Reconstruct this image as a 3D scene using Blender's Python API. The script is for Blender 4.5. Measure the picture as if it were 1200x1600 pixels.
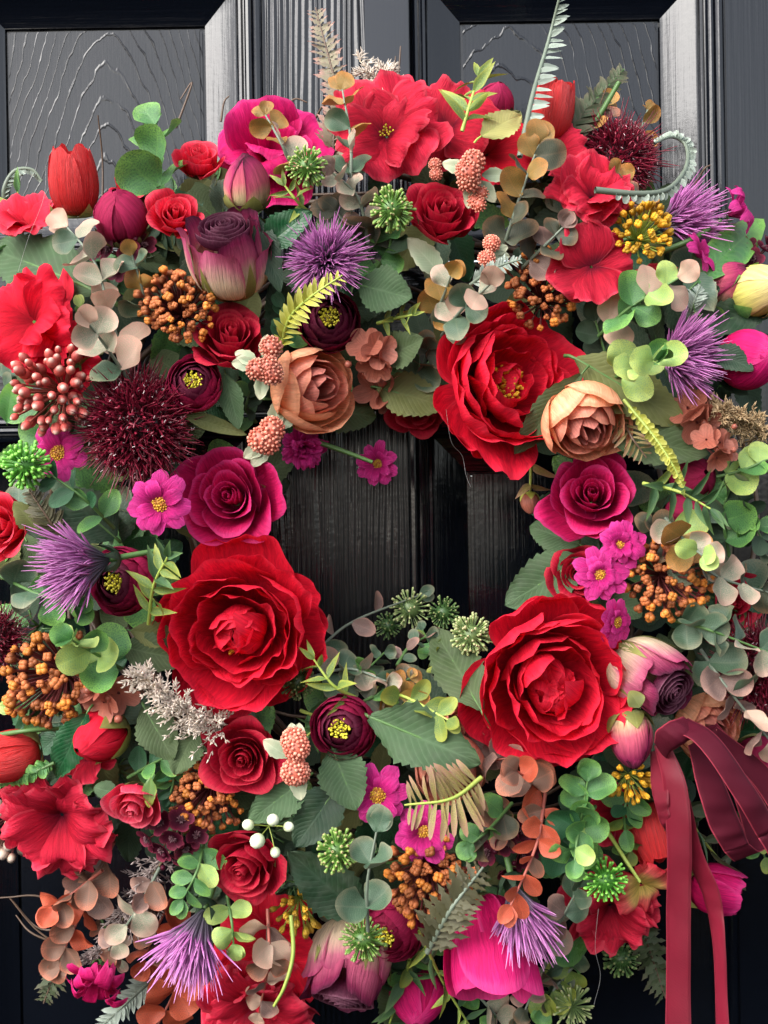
import bpy, bmesh, math, random
import numpy as np
from mathutils import Vector, Matrix, Quaternion

# ---------------------------------------------------------------- clear
for o in list(bpy.data.objects): bpy.data.objects.remove(o)
scene = bpy.context.scene
COL = scene.collection

# ---------------------------------------------------------------- camera, sky, sun, exposure
D = 0.80            # camera to door face (m)
PXM = 0.0004        # metres per photo pixel on the door face
ZC = 1.45           # camera height
cam_d = bpy.data.cameras.new('camera'); cam = bpy.data.objects.new('camera', cam_d)
COL.objects.link(cam); scene.camera = cam
cam.location = (0, -D, ZC); cam.rotation_euler = (math.radians(90), 0, 0)
cam_d.sensor_fit = 'HORIZONTAL'; cam_d.sensor_width = 36
cam_d.lens = 36 * D / (1200 * PXM)
cam_d.clip_start = 0.01; cam_d.clip_end = 500

SUN_EL, SUN_AZ = 37, -45      # degrees; azimuth measured from straight out of the door, negative = viewer's left
world = bpy.data.worlds.new('World'); scene.world = world; world.use_nodes = True
wn = world.node_tree; wn.nodes.clear()
sky = wn.nodes.new('ShaderNodeTexSky'); sky.sky_type = 'NISHITA'; sky.sun_disc = False
sky.sun_elevation = math.radians(SUN_EL); sky.sun_rotation = math.radians(180 - SUN_AZ)
sky.air_density = 1.0; sky.dust_density = 3.0; sky.ozone_density = 1.0
hs = wn.nodes.new('ShaderNodeHueSaturation'); hs.inputs['Saturation'].default_value = 0.4
bg = wn.nodes.new('ShaderNodeBackground'); bg.inputs['Strength'].default_value = 0.15
wo = wn.nodes.new('ShaderNodeOutputWorld')
wn.links.new(sky.outputs[0], hs.inputs['Color']); wn.links.new(hs.outputs[0], bg.inputs['Color']); wn.links.new(bg.outputs[0], wo.inputs['Surface'])
sun_d = bpy.data.lights.new('sun', 'SUN'); sun_d.energy = 1.15; sun_d.angle = math.radians(48); sun_d.color = (1, 0.98, 0.96)
sun = bpy.data.objects.new('sun', sun_d); COL.objects.link(sun)
_e, _a = math.radians(SUN_EL), math.radians(SUN_AZ)
sdir = Vector((math.sin(_a) * math.cos(_e), -math.cos(_a) * math.cos(_e), math.sin(_e)))
sun.rotation_euler = sdir.to_track_quat('Z', 'Y').to_euler(); sun.location = sdir * 3
vs = scene.view_settings
vs.view_transform = 'Standard'; vs.look = 'None'; vs.gamma = 1; vs.use_curve_mapping = False; vs.exposure = 1.35
scene.render.engine = 'CYCLES'
scene.cycles.max_bounces = 4; scene.cycles.diffuse_bounces = 3; scene.cycles.glossy_bounces = 2; scene.cycles.transmission_bounces = 2

# ---------------------------------------------------------------- placing helpers
CX, CY = 615, 815     # wreath centre in photo pixels
def P(px, py, d):
    s = PXM * (D - d) / D
    return Vector(((px - 600) * s, -d, ZC + (800 - py) * s))
def S(n, d): return n * PXM * (D - d) / D
def ringd(px, py):
    r = math.hypot(px - CX, py - CY)
    return 0.030 + 0.080 * math.sqrt(max(0.02, 1 - ((r - 450) / 300) ** 2))
def ringaxis(px, py, k=0.75):
    dx, dz = px - CX, CY - py; r = math.hypot(dx, dz) or 1
    q = max(-0.9, min(1.0, (r - 450) / 290)) * k
    return (dx / r * q, dz / r * q)

# ---------------------------------------------------------------- materials
def newmat(name):
    m = bpy.data.materials.new(name); m.use_nodes = True; nt = m.node_tree; nt.nodes.clear()
    out = nt.nodes.new('ShaderNodeOutputMaterial')
    return m, nt, out
def math_(nt, op, a, b=None, clamp=False):
    n = nt.nodes.new('ShaderNodeMath'); n.operation = op; n.use_clamp = clamp
    for i, x in enumerate((a, b)):
        if x is None: continue
        if isinstance(x, (int, float)): n.inputs[i].default_value = x
        else: nt.links.new(x, n.inputs[i])
    return n.outputs[0]
def ramp(nt, fac, stops, interp='LINEAR'):
    n = nt.nodes.new('ShaderNodeValToRGB'); cr = n.color_ramp; cr.interpolation = interp
    while len(cr.elements) < len(stops): cr.elements.new(0.5)
    for e, (p, c) in zip(cr.elements, stops): e.position = p; e.color = (*c, 1) if len(c) == 3 else c
    nt.links.new(fac, n.inputs[0]); return n.outputs[0]
def mixc(nt, fac, a, b, blend='MIX'):
    n = nt.nodes.new('ShaderNodeMix'); n.data_type = 'RGBA'; n.blend_type = blend
    for sock, x in ((n.inputs[0], fac), (n.inputs[6], a), (n.inputs[7], b)):
        if isinstance(x, (int, float)): sock.default_value = x
        elif isinstance(x, tuple): sock.default_value = (*x, 1)
        else: nt.links.new(x, sock)
    return n.outputs[2]
def uvxy(nt):
    u = nt.nodes.new('ShaderNodeUVMap'); s = nt.nodes.new('ShaderNodeSeparateXYZ'); nt.links.new(u.outputs[0], s.inputs[0])
    return s.outputs[0], s.outputs[1]
def srgb(r, g, b):
    f = lambda c: ((c / 255 + 0.055) / 1.055) ** 2.4 if c > 10 else c / 255 / 12.92
    return (f(r), f(g), f(b))
def vary(nt, col, amt=0.25, scale=40):
    """per-object and mottled value variation, as dyed fabric and moulded plastic have"""
    oi = nt.nodes.new('ShaderNodeObjectInfo'); tc = nt.nodes.new('ShaderNodeTexCoord')
    no = nt.nodes.new('ShaderNodeTexNoise'); no.inputs['Scale'].default_value = scale; no.inputs['Detail'].default_value = 4
    nt.links.new(tc.outputs['Object'], no.inputs['Vector'])
    a = math_(nt, 'MULTIPLY_ADD', oi.outputs['Random'], amt); a.node.inputs[2].default_value = 1 - amt * 0.5
    b = math_(nt, 'MULTIPLY_ADD', no.outputs[0], amt * 1.6); b.node.inputs[2].default_value = 1 - amt * 0.8
    v = math_(nt, 'MULTIPLY', a, b)
    h = nt.nodes.new('ShaderNodeHueSaturation'); nt.links.new(v, h.inputs['Value']); nt.links.new(col, h.inputs['Color'])
    return h.outputs[0], no.outputs[0]
def finish(nt, out, col, rough, bump=None, bstr=0.2, bdist=0.0006, transl=0.0, spec=0.4, coat=0.0, sheen=0.0):
    p = nt.nodes.new('ShaderNodeBsdfPrincipled')
    nt.links.new(col, p.inputs['Base Color'])
    if isinstance(rough, (int, float)): p.inputs['Roughness'].default_value = rough
    else: nt.links.new(rough, p.inputs['Roughness'])
    p.inputs['Specular IOR Level'].default_value = spec; p.inputs['Coat Weight'].default_value = coat
    p.inputs['Coat Roughness'].default_value = 0.2
    p.inputs['Sheen Weight'].default_value = sheen; nt.links.new(col, p.inputs['Sheen Tint']); p.inputs['Sheen Roughness'].default_value = 0.4
    b = None
    if bump is not None:
        b = nt.nodes.new('ShaderNodeBump'); b.inputs['Strength'].default_value = bstr; b.inputs['Distance'].default_value = bdist
        nt.links.new(bump, b.inputs['Height']); nt.links.new(b.outputs[0], p.inputs['Normal'])
    if transl > 0:
        t = nt.nodes.new('ShaderNodeBsdfTranslucent'); nt.links.new(col, t.inputs['Color'])
        if b: nt.links.new(b.outputs[0], t.inputs['Normal'])
        mx = nt.nodes.new('ShaderNodeMixShader'); mx.inputs[0].default_value = transl
        nt.links.new(p.outputs[0], mx.inputs[1]); nt.links.new(t.outputs[0], mx.inputs[2]); nt.links.new(mx.outputs[0], out.inputs['Surface'])
    else: nt.links.new(p.outputs[0], out.inputs['Surface'])
_mats = {}
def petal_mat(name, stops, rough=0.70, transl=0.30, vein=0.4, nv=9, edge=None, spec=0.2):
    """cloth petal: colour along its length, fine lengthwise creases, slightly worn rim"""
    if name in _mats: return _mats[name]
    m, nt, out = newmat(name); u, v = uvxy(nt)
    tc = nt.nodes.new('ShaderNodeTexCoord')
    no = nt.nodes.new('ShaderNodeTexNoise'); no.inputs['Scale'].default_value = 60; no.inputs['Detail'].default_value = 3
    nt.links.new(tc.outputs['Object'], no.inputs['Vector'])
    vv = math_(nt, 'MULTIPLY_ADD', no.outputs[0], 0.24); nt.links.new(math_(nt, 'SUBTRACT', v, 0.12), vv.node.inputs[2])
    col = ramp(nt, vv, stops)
    # creases fan along the petal
    uu = math_(nt, 'MULTIPLY_ADD', no.outputs[0], 0.12); nt.links.new(u, uu.node.inputs[2])
    cmb = nt.nodes.new('ShaderNodeCombineXYZ'); nt.links.new(math_(nt, 'MULTIPLY', uu, nv), cmb.inputs[0]); nt.links.new(math_(nt, 'MULTIPLY', v, 0.8), cmb.inputs[1])
    oi = nt.nodes.new('ShaderNodeObjectInfo'); nt.links.new(math_(nt, 'MULTIPLY', oi.outputs['Random'], 50), cmb.inputs[2])
    cr = nt.nodes.new('ShaderNodeTexNoise'); cr.inputs['Scale'].default_value = 2.2; cr.inputs['Detail'].default_value = 5; cr.inputs['Roughness'].default_value = 0.6
    nt.links.new(cmb.outputs[0], cr.inputs['Vector'])
    fv = nt.nodes.new('ShaderNodeTexNoise'); fv.inputs['Scale'].default_value = 9; fv.inputs['Detail'].default_value = 3; nt.links.new(cmb.outputs[0], fv.inputs['Vector'])
    crf = math_(nt, 'MULTIPLY_ADD', fv.outputs[0], 0.55); nt.links.new(cr.outputs[0], crf.node.inputs[2])
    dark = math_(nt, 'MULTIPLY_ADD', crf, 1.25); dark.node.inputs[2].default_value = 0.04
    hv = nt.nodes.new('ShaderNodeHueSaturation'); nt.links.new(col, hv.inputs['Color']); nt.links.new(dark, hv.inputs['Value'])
    col, _ = vary(nt, hv.outputs[0], 0.2, 90)
    if edge:
        e = math_(nt, 'MAXIMUM', math_(nt, 'ABSOLUTE', math_(nt, 'SUBTRACT', math_(nt, 'MULTIPLY', u, 2.0), 1.0)), v)
        f = ramp(nt, math_(nt, 'MULTIPLY_ADD', fv.outputs[0], 0.10), [(0.95, (0, 0, 0)), (1.03 if False else 1.0, (1, 1, 1))]); nt.links.new(e, f.node.inputs[0].links[0].from_node.inputs[2])
        col = mixc(nt, math_(nt, 'MULTIPLY', f, edge[1]), col, edge[0])
    # weave
    wv = nt.nodes.new('ShaderNodeTexNoise'); wv.inputs['Scale'].default_value = 1500; nt.links.new(tc.outputs['Object'], wv.inputs['Vector'])
    bh = math_(nt, 'MULTIPLY_ADD', wv.outputs[0], 0.14); nt.links.new(crf, bh.node.inputs[2])
    finish(nt, out, col, rough, bh, vein, 0.0012, transl, spec, 0, 0.15)
    _mats[name] = m; return m
def leaf_mat(name, centre, rim, rimw=0.75, rough=0.42, transl=0.15, vein=0.0, spec=0.45, back=None, patch=None):
    """moulded plastic or waxed cloth leaf: body colour, coloured rim, side veins"""
    if name in _mats: return _mats[name]
    m, nt, out = newmat(name); u, v = uvxy(nt); rough0 = rough
    au = math_(nt, 'ABSOLUTE', math_(nt, 'SUBTRACT', math_(nt, 'MULTIPLY', u, 2.0), 1.0))
    e = math_(nt, 'MAXIMUM', math_(nt, 'MULTIPLY', au, math_(nt, 'POWER', v, 0.25)), v)
    tc = nt.nodes.new('ShaderNodeTexCoord')
    no = nt.nodes.new('ShaderNodeTexNoise'); no.inputs['Scale'].default_value = 70; no.inputs['Detail'].default_value = 4; nt.links.new(tc.outputs['Object'], no.inputs['Vector'])
    e2 = math_(nt, 'MULTIPLY_ADD', no.outputs[0], 0.5); nt.links.new(math_(nt, 'SUBTRACT', e, 0.25), e2.node.inputs[2])
    col = ramp(nt, e2, [(max(0.0, rimw - 0.25), centre), (min(1, rimw + 0.2), rim)])
    if patch:
        n2 = nt.nodes.new('ShaderNodeTexNoise'); n2.inputs['Scale'].default_value = 35; nt.links.new(tc.outputs['Object'], n2.inputs['Vector'])
        col = mixc(nt, ramp(nt, n2.outputs[0], [(0.45, (0, 0, 0)), (0.7, (1, 1, 1))]), col, patch)
    col, nn = vary(nt, col, 0.28, 60)
    # veins: midrib and slanting side veins
    w = math_(nt, 'SINE', math_(nt, 'MULTIPLY', math_(nt, 'SUBTRACT', v, math_(nt, 'MULTIPLY', au, 0.28)), 44.0))
    vn = math_(nt, 'POWER', math_(nt, 'ABSOLUTE', w), 0.35)
    mid = ramp(nt, au, [(0.0, (0, 0, 0)), (0.09, (1, 1, 1))])
    vn = math_(nt, 'MINIMUM', vn, mid)
    if vein > 0:
        col = mixc(nt, math_(nt, 'MULTIPLY', math_(nt, 'SUBTRACT', 1.0, vn), vein), col, tuple(min(1, c * 1.9 + 0.03) for c in centre))
    if back:
        g = nt.nodes.new('ShaderNodeNewGeometry'); col = mixc(nt, g.outputs['Backfacing'], col, back)
    if vein == 0: col = mixc(nt, math_(nt, 'MULTIPLY', math_(nt, 'SUBTRACT', 1.0, vn), 0.14), col, tuple(min(1, c * 1.5 + 0.04) for c in rim))
    n3 = nt.nodes.new('ShaderNodeTexNoise'); n3.inputs['Scale'].default_value = 140; n3.inputs['Detail'].default_value = 6; nt.links.new(tc.outputs['Object'], n3.inputs['Vector'])
    bloom = ramp(nt, n3.outputs[0], [(0.42, (0, 0, 0)), (0.72, (1, 1, 1))]); col = mixc(nt, math_(nt, 'MULTIPLY', bloom, 0.07), col, (0.42, 0.40, 0.36))
    rough = math_(nt, 'MULTIPLY_ADD', bloom, 0.35); rough.node.inputs[2].default_value = rough0 - 0.06
    h = math_(nt, 'MULTIPLY_ADD', vn, 0.5 if vein else 0.2); nt.links.new(no.outputs[0], h.node.inputs[2])
    finish(nt, out, col, rough, h, 0.35, 0.0010, transl, spec)
    _mats[name] = m; return m
def grad_mat(name, stops, rough=0.45, spec=0.5, transl=0.0, coat=0.0, amt=0.3):
    """plain moulded piece, colour along uv.y"""
    if name in _mats: return _mats[name]
    m, nt, out = newmat(name); u, v = uvxy(nt)
    col = ramp(nt, v, stops); col, nn = vary(nt, col, amt, 120)
    finish(nt, out, col, rough, nn, 0.25, 0.0008, transl, spec, coat)
    _mats[name] = m; return m

# ---------------------------------------------------------------- mesh helpers
_fc = {}
def gfaces(nv, nu, off=0, wrap=False):
    k = (nv, nu, wrap)
    if k not in _fc:
        f = []
        for j in range(nv - 1):
            for i in range(nu - (0 if wrap else 1)):
                i2 = (i + 1) % nu
                f.append((j * nu + i, j * nu + i2, (j + 1) * nu + i2, (j + 1) * nu + i))
        _fc[k] = np.array(f, dtype=np.int32)
    return _fc[k] + off
class MB:
    def __init__(s): s.v = []; s.f = []; s.uv = []; s.n = 0
    def grid(s, V, UV, wrap=False):
        nv, nu = V.shape[:2]
        s.f.append(gfaces(nv, nu, s.n, wrap)); s.v.append(V.reshape(-1, 3)); s.uv.append(UV.reshape(-1, 2)); s.n += nv * nu
    def raw(s, V, F, UV=None):
        V = np.asarray(V, float); s.f.append(np.asarray(F, dtype=np.int32) + s.n); s.v.append(V)
        s.uv.append(np.zeros((len(V), 2)) + 0.5 if UV is None else np.asarray(UV, float)); s.n += len(V)
    def mesh(s, name, mat=None, smooth=True):
        V = np.concatenate(s.v); UV = np.concatenate(s.uv)
        me = bpy.data.meshes.new(name)
        F = s.f
        nf = sum(len(a) for a in F); nl = sum(a.size for a in F)
        me.vertices.add(len(V)); me.vertices.foreach_set('co', V.astype(np.float32).ravel())
        li = np.concatenate([a.ravel() for a in F]).astype(np.int32)
        me.loops.add(nl); me.loops.foreach_set('vertex_index', li)
        tot = np.concatenate([np.full(len(a), a.shape[1], np.int32) for a in F]); st = np.concatenate([[0], np.cumsum(tot)[:-1]]).astype(np.int32)
        me.polygons.add(nf); me.polygons.foreach_set('loop_start', st)
        uvl = me.uv_layers.new(name='UVMap'); uvl.data.foreach_set('uv', UV[li].astype(np.float32).ravel())
        me.polygons.foreach_set('use_smooth', np.full(nf, smooth))
        me.update(calc_edges=True)
        if mat: me.materials.append(mat)
        return me
def obj(name, me, parent=None, kind=None, mw=None):
    o = bpy.data.objects.new(name, me); COL.objects.link(o)
    if parent is not None: o.parent = parent
    if mw is not None: o.matrix_local = mw if parent is not None else mw
    if kind: o['kind'] = kind
    return o
LABELS = {}
def axmat(axis, roll=0.0):
    z = Vector(axis).normalized(); ref = Vector((0, 0, 1)) if abs(z.z) < 0.9 else Vector((0, -1, 0))
    x = ref.cross(z).normalized(); y = z.cross(x)
    return Matrix((x, y, z)).transposed().to_4x4() @ Matrix.Rotation(roll, 4, 'Z')
def thing(name, label, cat, loc=(0, 0, 0), mrot=None, group=None):
    o = bpy.data.objects.new(name, None); COL.objects.link(o); o.empty_display_size = 0.01
    m = Matrix.Translation(loc)
    if mrot is not None: m = m @ mrot
    o.matrix_world = m
    o['label'] = label; o['category'] = cat
    if group: o['group'] = group
    if label in LABELS: print('DUP LABEL', label)
    LABELS[label] = o
    return o
def bez(p, s):
    p = np.asarray(p, float); s = s[..., None]
    return (1 - s) ** 3 * p[0] + 3 * s * (1 - s) ** 2 * p[1] + 3 * s * s * (1 - s) * p[2] + s ** 3 * p[3]
def outline(s, base=0.25, peak=0.55, p=2.6):
    lo = base + (1 - base) * np.sin(np.clip(s / peak, 0, 1) * np.pi / 2)
    hi = np.clip(1 - np.clip((s - peak) / (1 - peak), 0, 1) ** p, 0, 1) ** (1 / p)
    return np.where(s < peak, lo, np.maximum(hi, 0.02))
def rim_of(U, peak, p): return peak + (1 - peak) * np.clip(1 - np.abs(U) ** p, 0, 1) ** (1 / p)
def petal_grid(prof, half, phi, rng, rc=None, ruf=0.0, k=2.0, base=0.25, peak=0.55, tip=2.6, wav=0.0, teeth=0, nu=11, nv=11, lip=0.0, point=0.0, crease=0.0):
    """a petal wrapped round the flower's axis: prof = 4 bezier points (rho, z)"""
    t = np.linspace(0, 1, nv); u = np.sin(np.linspace(-1, 1, nu) * np.pi / 2) * 0.65 + np.linspace(-1, 1, nu) * 0.35
    T, U = np.meshgrid(t, u, indexing='ij'); S0 = T * rim_of(U, peak, tip)
    w = (base + (1 - base) * np.sin(np.clip(S0 / peak, 0, 1) * np.pi / 2)) * half; Sg = S0
    ph1, ph2, ph3 = [rng.random() * 6.28 for _ in range(3)]
    Se = S0 * (1 + wav * (np.sin(2.3 * U * k + ph1) * 0.6 + np.sin(5.1 * U * k + ph2) * 0.4) * Sg)
    if teeth: Se = Se * (1 - 0.035 * (np.abs(((U * teeth + ph3) % 2) - 1)) * Sg)
    if point: Se = Se * (1 + point * np.exp(-(U / 0.25) ** 2) * Sg ** 6)
    pr = bez(prof, Se); d = bez(prof, Se + 0.01) - pr; L = np.linalg.norm(d, axis=-1, keepdims=True) + 1e-9; d = d / L
    nr, nz = d[..., 1], -d[..., 0]        # outward normal in (rho, z)
    scale = half; Sg = 0.5 * T + 0.5 * S0
    off = ruf * scale * Sg ** 2 * (np.sin(U * k * 3.1 + ph1) * (0.35 + 0.65 * np.abs(U)) + 0.45 * np.sin(U * k * 6.7 + ph2 + Sg * 2) * Sg + 0.25 * np.sin(U * k * 13 + ph3) * Sg ** 3)
    off += crease * scale * np.sin(U * 22 + ph3 + 2 * Sg) * Sg * (1 - 0.3 * Sg)
    off += lip * scale * np.clip((Sg - 0.72) / 0.28, 0, 1) ** 2 * (0.55 + 0.9 * np.sin(U * 2.2 + ph2))
    rho = pr[..., 0] + nr * off; z = pr[..., 1] + nz * off
    rcv = np.maximum(np.abs(pr[..., 0]), 0.18 * half) if rc is None else rc + 0 * Sg
    a = np.clip(w * U / rcv, -2.2, 2.2)
    rad = rho - rcv * (1 - np.cos(a)); tan = rcv * np.sin(a)
    c, sn = math.cos(phi), math.sin(phi)
    V = np.stack([rad * c - tan * sn, rad * sn + tan * c, z], -1)
    return V, np.stack([U * 0.5 + 0.5, T], -1)
def petal(root, name, mat, *a, **kw):
    tilt = kw.pop('tilt', 0.0); V, UV = petal_grid(*a, **kw)
    if tilt:      # each petal sits a little differently
        rng = a[3]; c = V[0].mean(0); R_ = np.array(Matrix.Rotation(rng.gauss(0, tilt), 3, Vector((rng.uniform(-1, 1), rng.uniform(-1, 1), rng.uniform(-.6, .6))))); V = (V - c) @ R_.T + c
    mb = MB(); mb.grid(V, UV)
    return obj(name, mb.mesh(name, mat), root)
def tube_pts(mb, pts, r0, r1, n=6, v0=0.0, v1=1.0):
    pts = np.asarray([tuple(p) for p in pts], float); m = len(pts)
    t = np.gradient(pts, axis=0); t /= np.linalg.norm(t, axis=1, keepdims=True) + 1e-12
    ref = np.array([0.31, 0.85, 0.43]); x = np.cross(t, ref); x /= np.linalg.norm(x, axis=1, keepdims=True) + 1e-12; y = np.cross(t, x)
    rr = np.linspace(r0, r1, m)[:, None, None] if np.isscalar(r0) else np.asarray(r0)[:, None, None]
    a = np.linspace(0, 2 * np.pi, n, endpoint=False)
    V = pts[:, None, :] + rr * (np.cos(a)[None, :, None] * x[:, None, :] + np.sin(a)[None, :, None] * y[:, None, :])
    UV = np.stack(np.meshgrid(np.linspace(v0, v1, m), np.linspace(0, 1, n), indexing='ij')[::-1], -1)
    mb.grid(V, UV, True)
def smooth_path(pts, n=16):
    pts = [Vector(p) for p in pts]
    if len(pts) == 2: return [pts[0].lerp(pts[1], i / (n - 1)) for i in range(n)]
    P_ = [pts[0] * 2 - pts[1]] + pts + [pts[-1] * 2 - pts[-2]]; out = []
    segs = len(pts) - 1
    for i in range(n):
        t = i / (n - 1) * segs; k = min(int(t), segs - 1); f = t - k
        a, b, c, d = P_[k:k + 4]
        out.append(0.5 * ((2 * b) + (c - a) * f + (2 * a - 5 * b + 4 * c - d) * f * f + (3 * b - a - 3 * c + d) * f ** 3))
    return out
def ico(sub=1):
    bm = bmesh.new(); bmesh.ops.create_icosphere(bm, subdivisions=sub, radius=1)
    V = np.array([v.co[:] for v in bm.verts]); F = np.array([[v.index for v in f.verts] for f in bm.faces]); bm.free(); return V, F
ICO1 = ico(1); ICO2 = ico(2)
def fib(n, i, cmin=-1.0, cmax=1.0):
    z = cmin + (cmax - cmin) * (i + 0.5) / n; r = math.sqrt(max(0, 1 - z * z)); a = i * 2.399963
    return np.array([r * math.cos(a), r * math.sin(a), z])
# ---------------------------------------------------------------- colours
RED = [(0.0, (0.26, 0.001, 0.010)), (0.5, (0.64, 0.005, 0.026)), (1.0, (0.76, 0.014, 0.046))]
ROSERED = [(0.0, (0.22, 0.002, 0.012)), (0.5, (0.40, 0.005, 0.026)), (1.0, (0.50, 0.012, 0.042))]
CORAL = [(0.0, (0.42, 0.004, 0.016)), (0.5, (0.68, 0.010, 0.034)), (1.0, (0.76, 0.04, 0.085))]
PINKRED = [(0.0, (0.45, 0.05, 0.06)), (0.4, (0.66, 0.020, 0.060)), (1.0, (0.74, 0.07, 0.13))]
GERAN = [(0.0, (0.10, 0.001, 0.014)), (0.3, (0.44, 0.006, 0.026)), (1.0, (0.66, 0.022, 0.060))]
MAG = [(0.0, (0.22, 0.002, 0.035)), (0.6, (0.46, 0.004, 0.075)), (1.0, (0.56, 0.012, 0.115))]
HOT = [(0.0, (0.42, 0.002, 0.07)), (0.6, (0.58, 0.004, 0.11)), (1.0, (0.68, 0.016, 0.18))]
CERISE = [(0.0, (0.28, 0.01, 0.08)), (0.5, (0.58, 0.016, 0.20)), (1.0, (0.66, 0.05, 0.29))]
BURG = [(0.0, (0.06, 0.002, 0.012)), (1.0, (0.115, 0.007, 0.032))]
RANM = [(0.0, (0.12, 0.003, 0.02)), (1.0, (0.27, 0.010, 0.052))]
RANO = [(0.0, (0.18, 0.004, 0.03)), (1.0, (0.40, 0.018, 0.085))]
PEACH_O = [(0.0, (0.72, 0.22, 0.09)), (0.5, (0.92, 0.40, 0.20)), (1.0, (0.94, 0.49, 0.30))]
PEACH_M = [(0.0, (0.68, 0.18, 0.11)), (1.0, (0.90, 0.36, 0.26))]
PEACH_I = [(0.0, (0.30, 0.08, 0.07)), (1.0, (0.58, 0.20, 0.16))]
DRIED_O = [(0.0, (0.74, 0.66, 0.38)), (0.48, (0.76, 0.60, 0.40)), (0.66, (0.52, 0.10, 0.19)), (0.88, (0.22, 0.018, 0.07)), (1.0, (0.09, 0.014, 0.04))]
DRIED_C = [(0.0, (0.78, 0.70, 0.42)), (0.55, (0.80, 0.62, 0.44)), (0.80, (0.60, 0.16, 0.25)), (1.0, (0.40, 0.05, 0.14))]
DRIED_I = [(0.0, (0.10, 0.006, 0.03)), (0.7, (0.075, 0.012, 0.034)), (1.0, (0.13, 0.035, 0.065))]
DRIED_B = [(0.0, (0.60, 0.58, 0.22)), (0.35, (0.76, 0.62, 0.34)), (0.62, (0.68, 0.14, 0.20)), (0.9, (0.40, 0.03, 0.12)), (1.0, (0.07, 0.012, 0.03))]
GREY = (0.10, 0.14, 0.105); FOREST = (0.022, 0.060, 0.030)
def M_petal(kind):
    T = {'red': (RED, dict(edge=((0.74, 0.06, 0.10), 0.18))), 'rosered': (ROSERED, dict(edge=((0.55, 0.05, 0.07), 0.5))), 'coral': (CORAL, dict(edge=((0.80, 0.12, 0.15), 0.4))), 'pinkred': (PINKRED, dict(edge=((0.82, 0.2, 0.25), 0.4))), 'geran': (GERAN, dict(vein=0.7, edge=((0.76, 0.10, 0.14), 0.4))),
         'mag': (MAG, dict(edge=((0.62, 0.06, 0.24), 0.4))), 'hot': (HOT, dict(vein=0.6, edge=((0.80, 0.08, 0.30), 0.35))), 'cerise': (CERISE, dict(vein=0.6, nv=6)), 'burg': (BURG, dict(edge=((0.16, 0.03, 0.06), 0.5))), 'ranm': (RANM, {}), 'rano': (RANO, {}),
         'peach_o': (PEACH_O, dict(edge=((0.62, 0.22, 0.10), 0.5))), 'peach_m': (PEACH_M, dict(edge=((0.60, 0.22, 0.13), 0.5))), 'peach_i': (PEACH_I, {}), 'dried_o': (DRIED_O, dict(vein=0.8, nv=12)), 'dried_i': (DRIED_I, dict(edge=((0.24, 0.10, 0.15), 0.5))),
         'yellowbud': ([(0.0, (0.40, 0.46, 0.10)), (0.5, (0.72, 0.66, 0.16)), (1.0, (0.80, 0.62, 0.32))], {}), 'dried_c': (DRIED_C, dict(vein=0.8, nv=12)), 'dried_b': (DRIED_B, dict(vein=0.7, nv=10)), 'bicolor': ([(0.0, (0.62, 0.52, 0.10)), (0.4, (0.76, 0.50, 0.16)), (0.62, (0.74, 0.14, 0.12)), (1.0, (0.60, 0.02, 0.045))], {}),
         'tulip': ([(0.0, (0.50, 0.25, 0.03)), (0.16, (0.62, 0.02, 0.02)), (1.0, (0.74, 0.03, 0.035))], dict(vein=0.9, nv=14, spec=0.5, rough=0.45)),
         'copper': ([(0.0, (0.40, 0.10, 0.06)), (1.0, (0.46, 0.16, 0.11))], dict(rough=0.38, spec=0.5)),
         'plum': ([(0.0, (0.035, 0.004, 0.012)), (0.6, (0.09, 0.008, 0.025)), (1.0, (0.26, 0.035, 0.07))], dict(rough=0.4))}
    st, kw = T[kind]; return petal_mat('cloth_' + kind, st, **kw)
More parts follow.
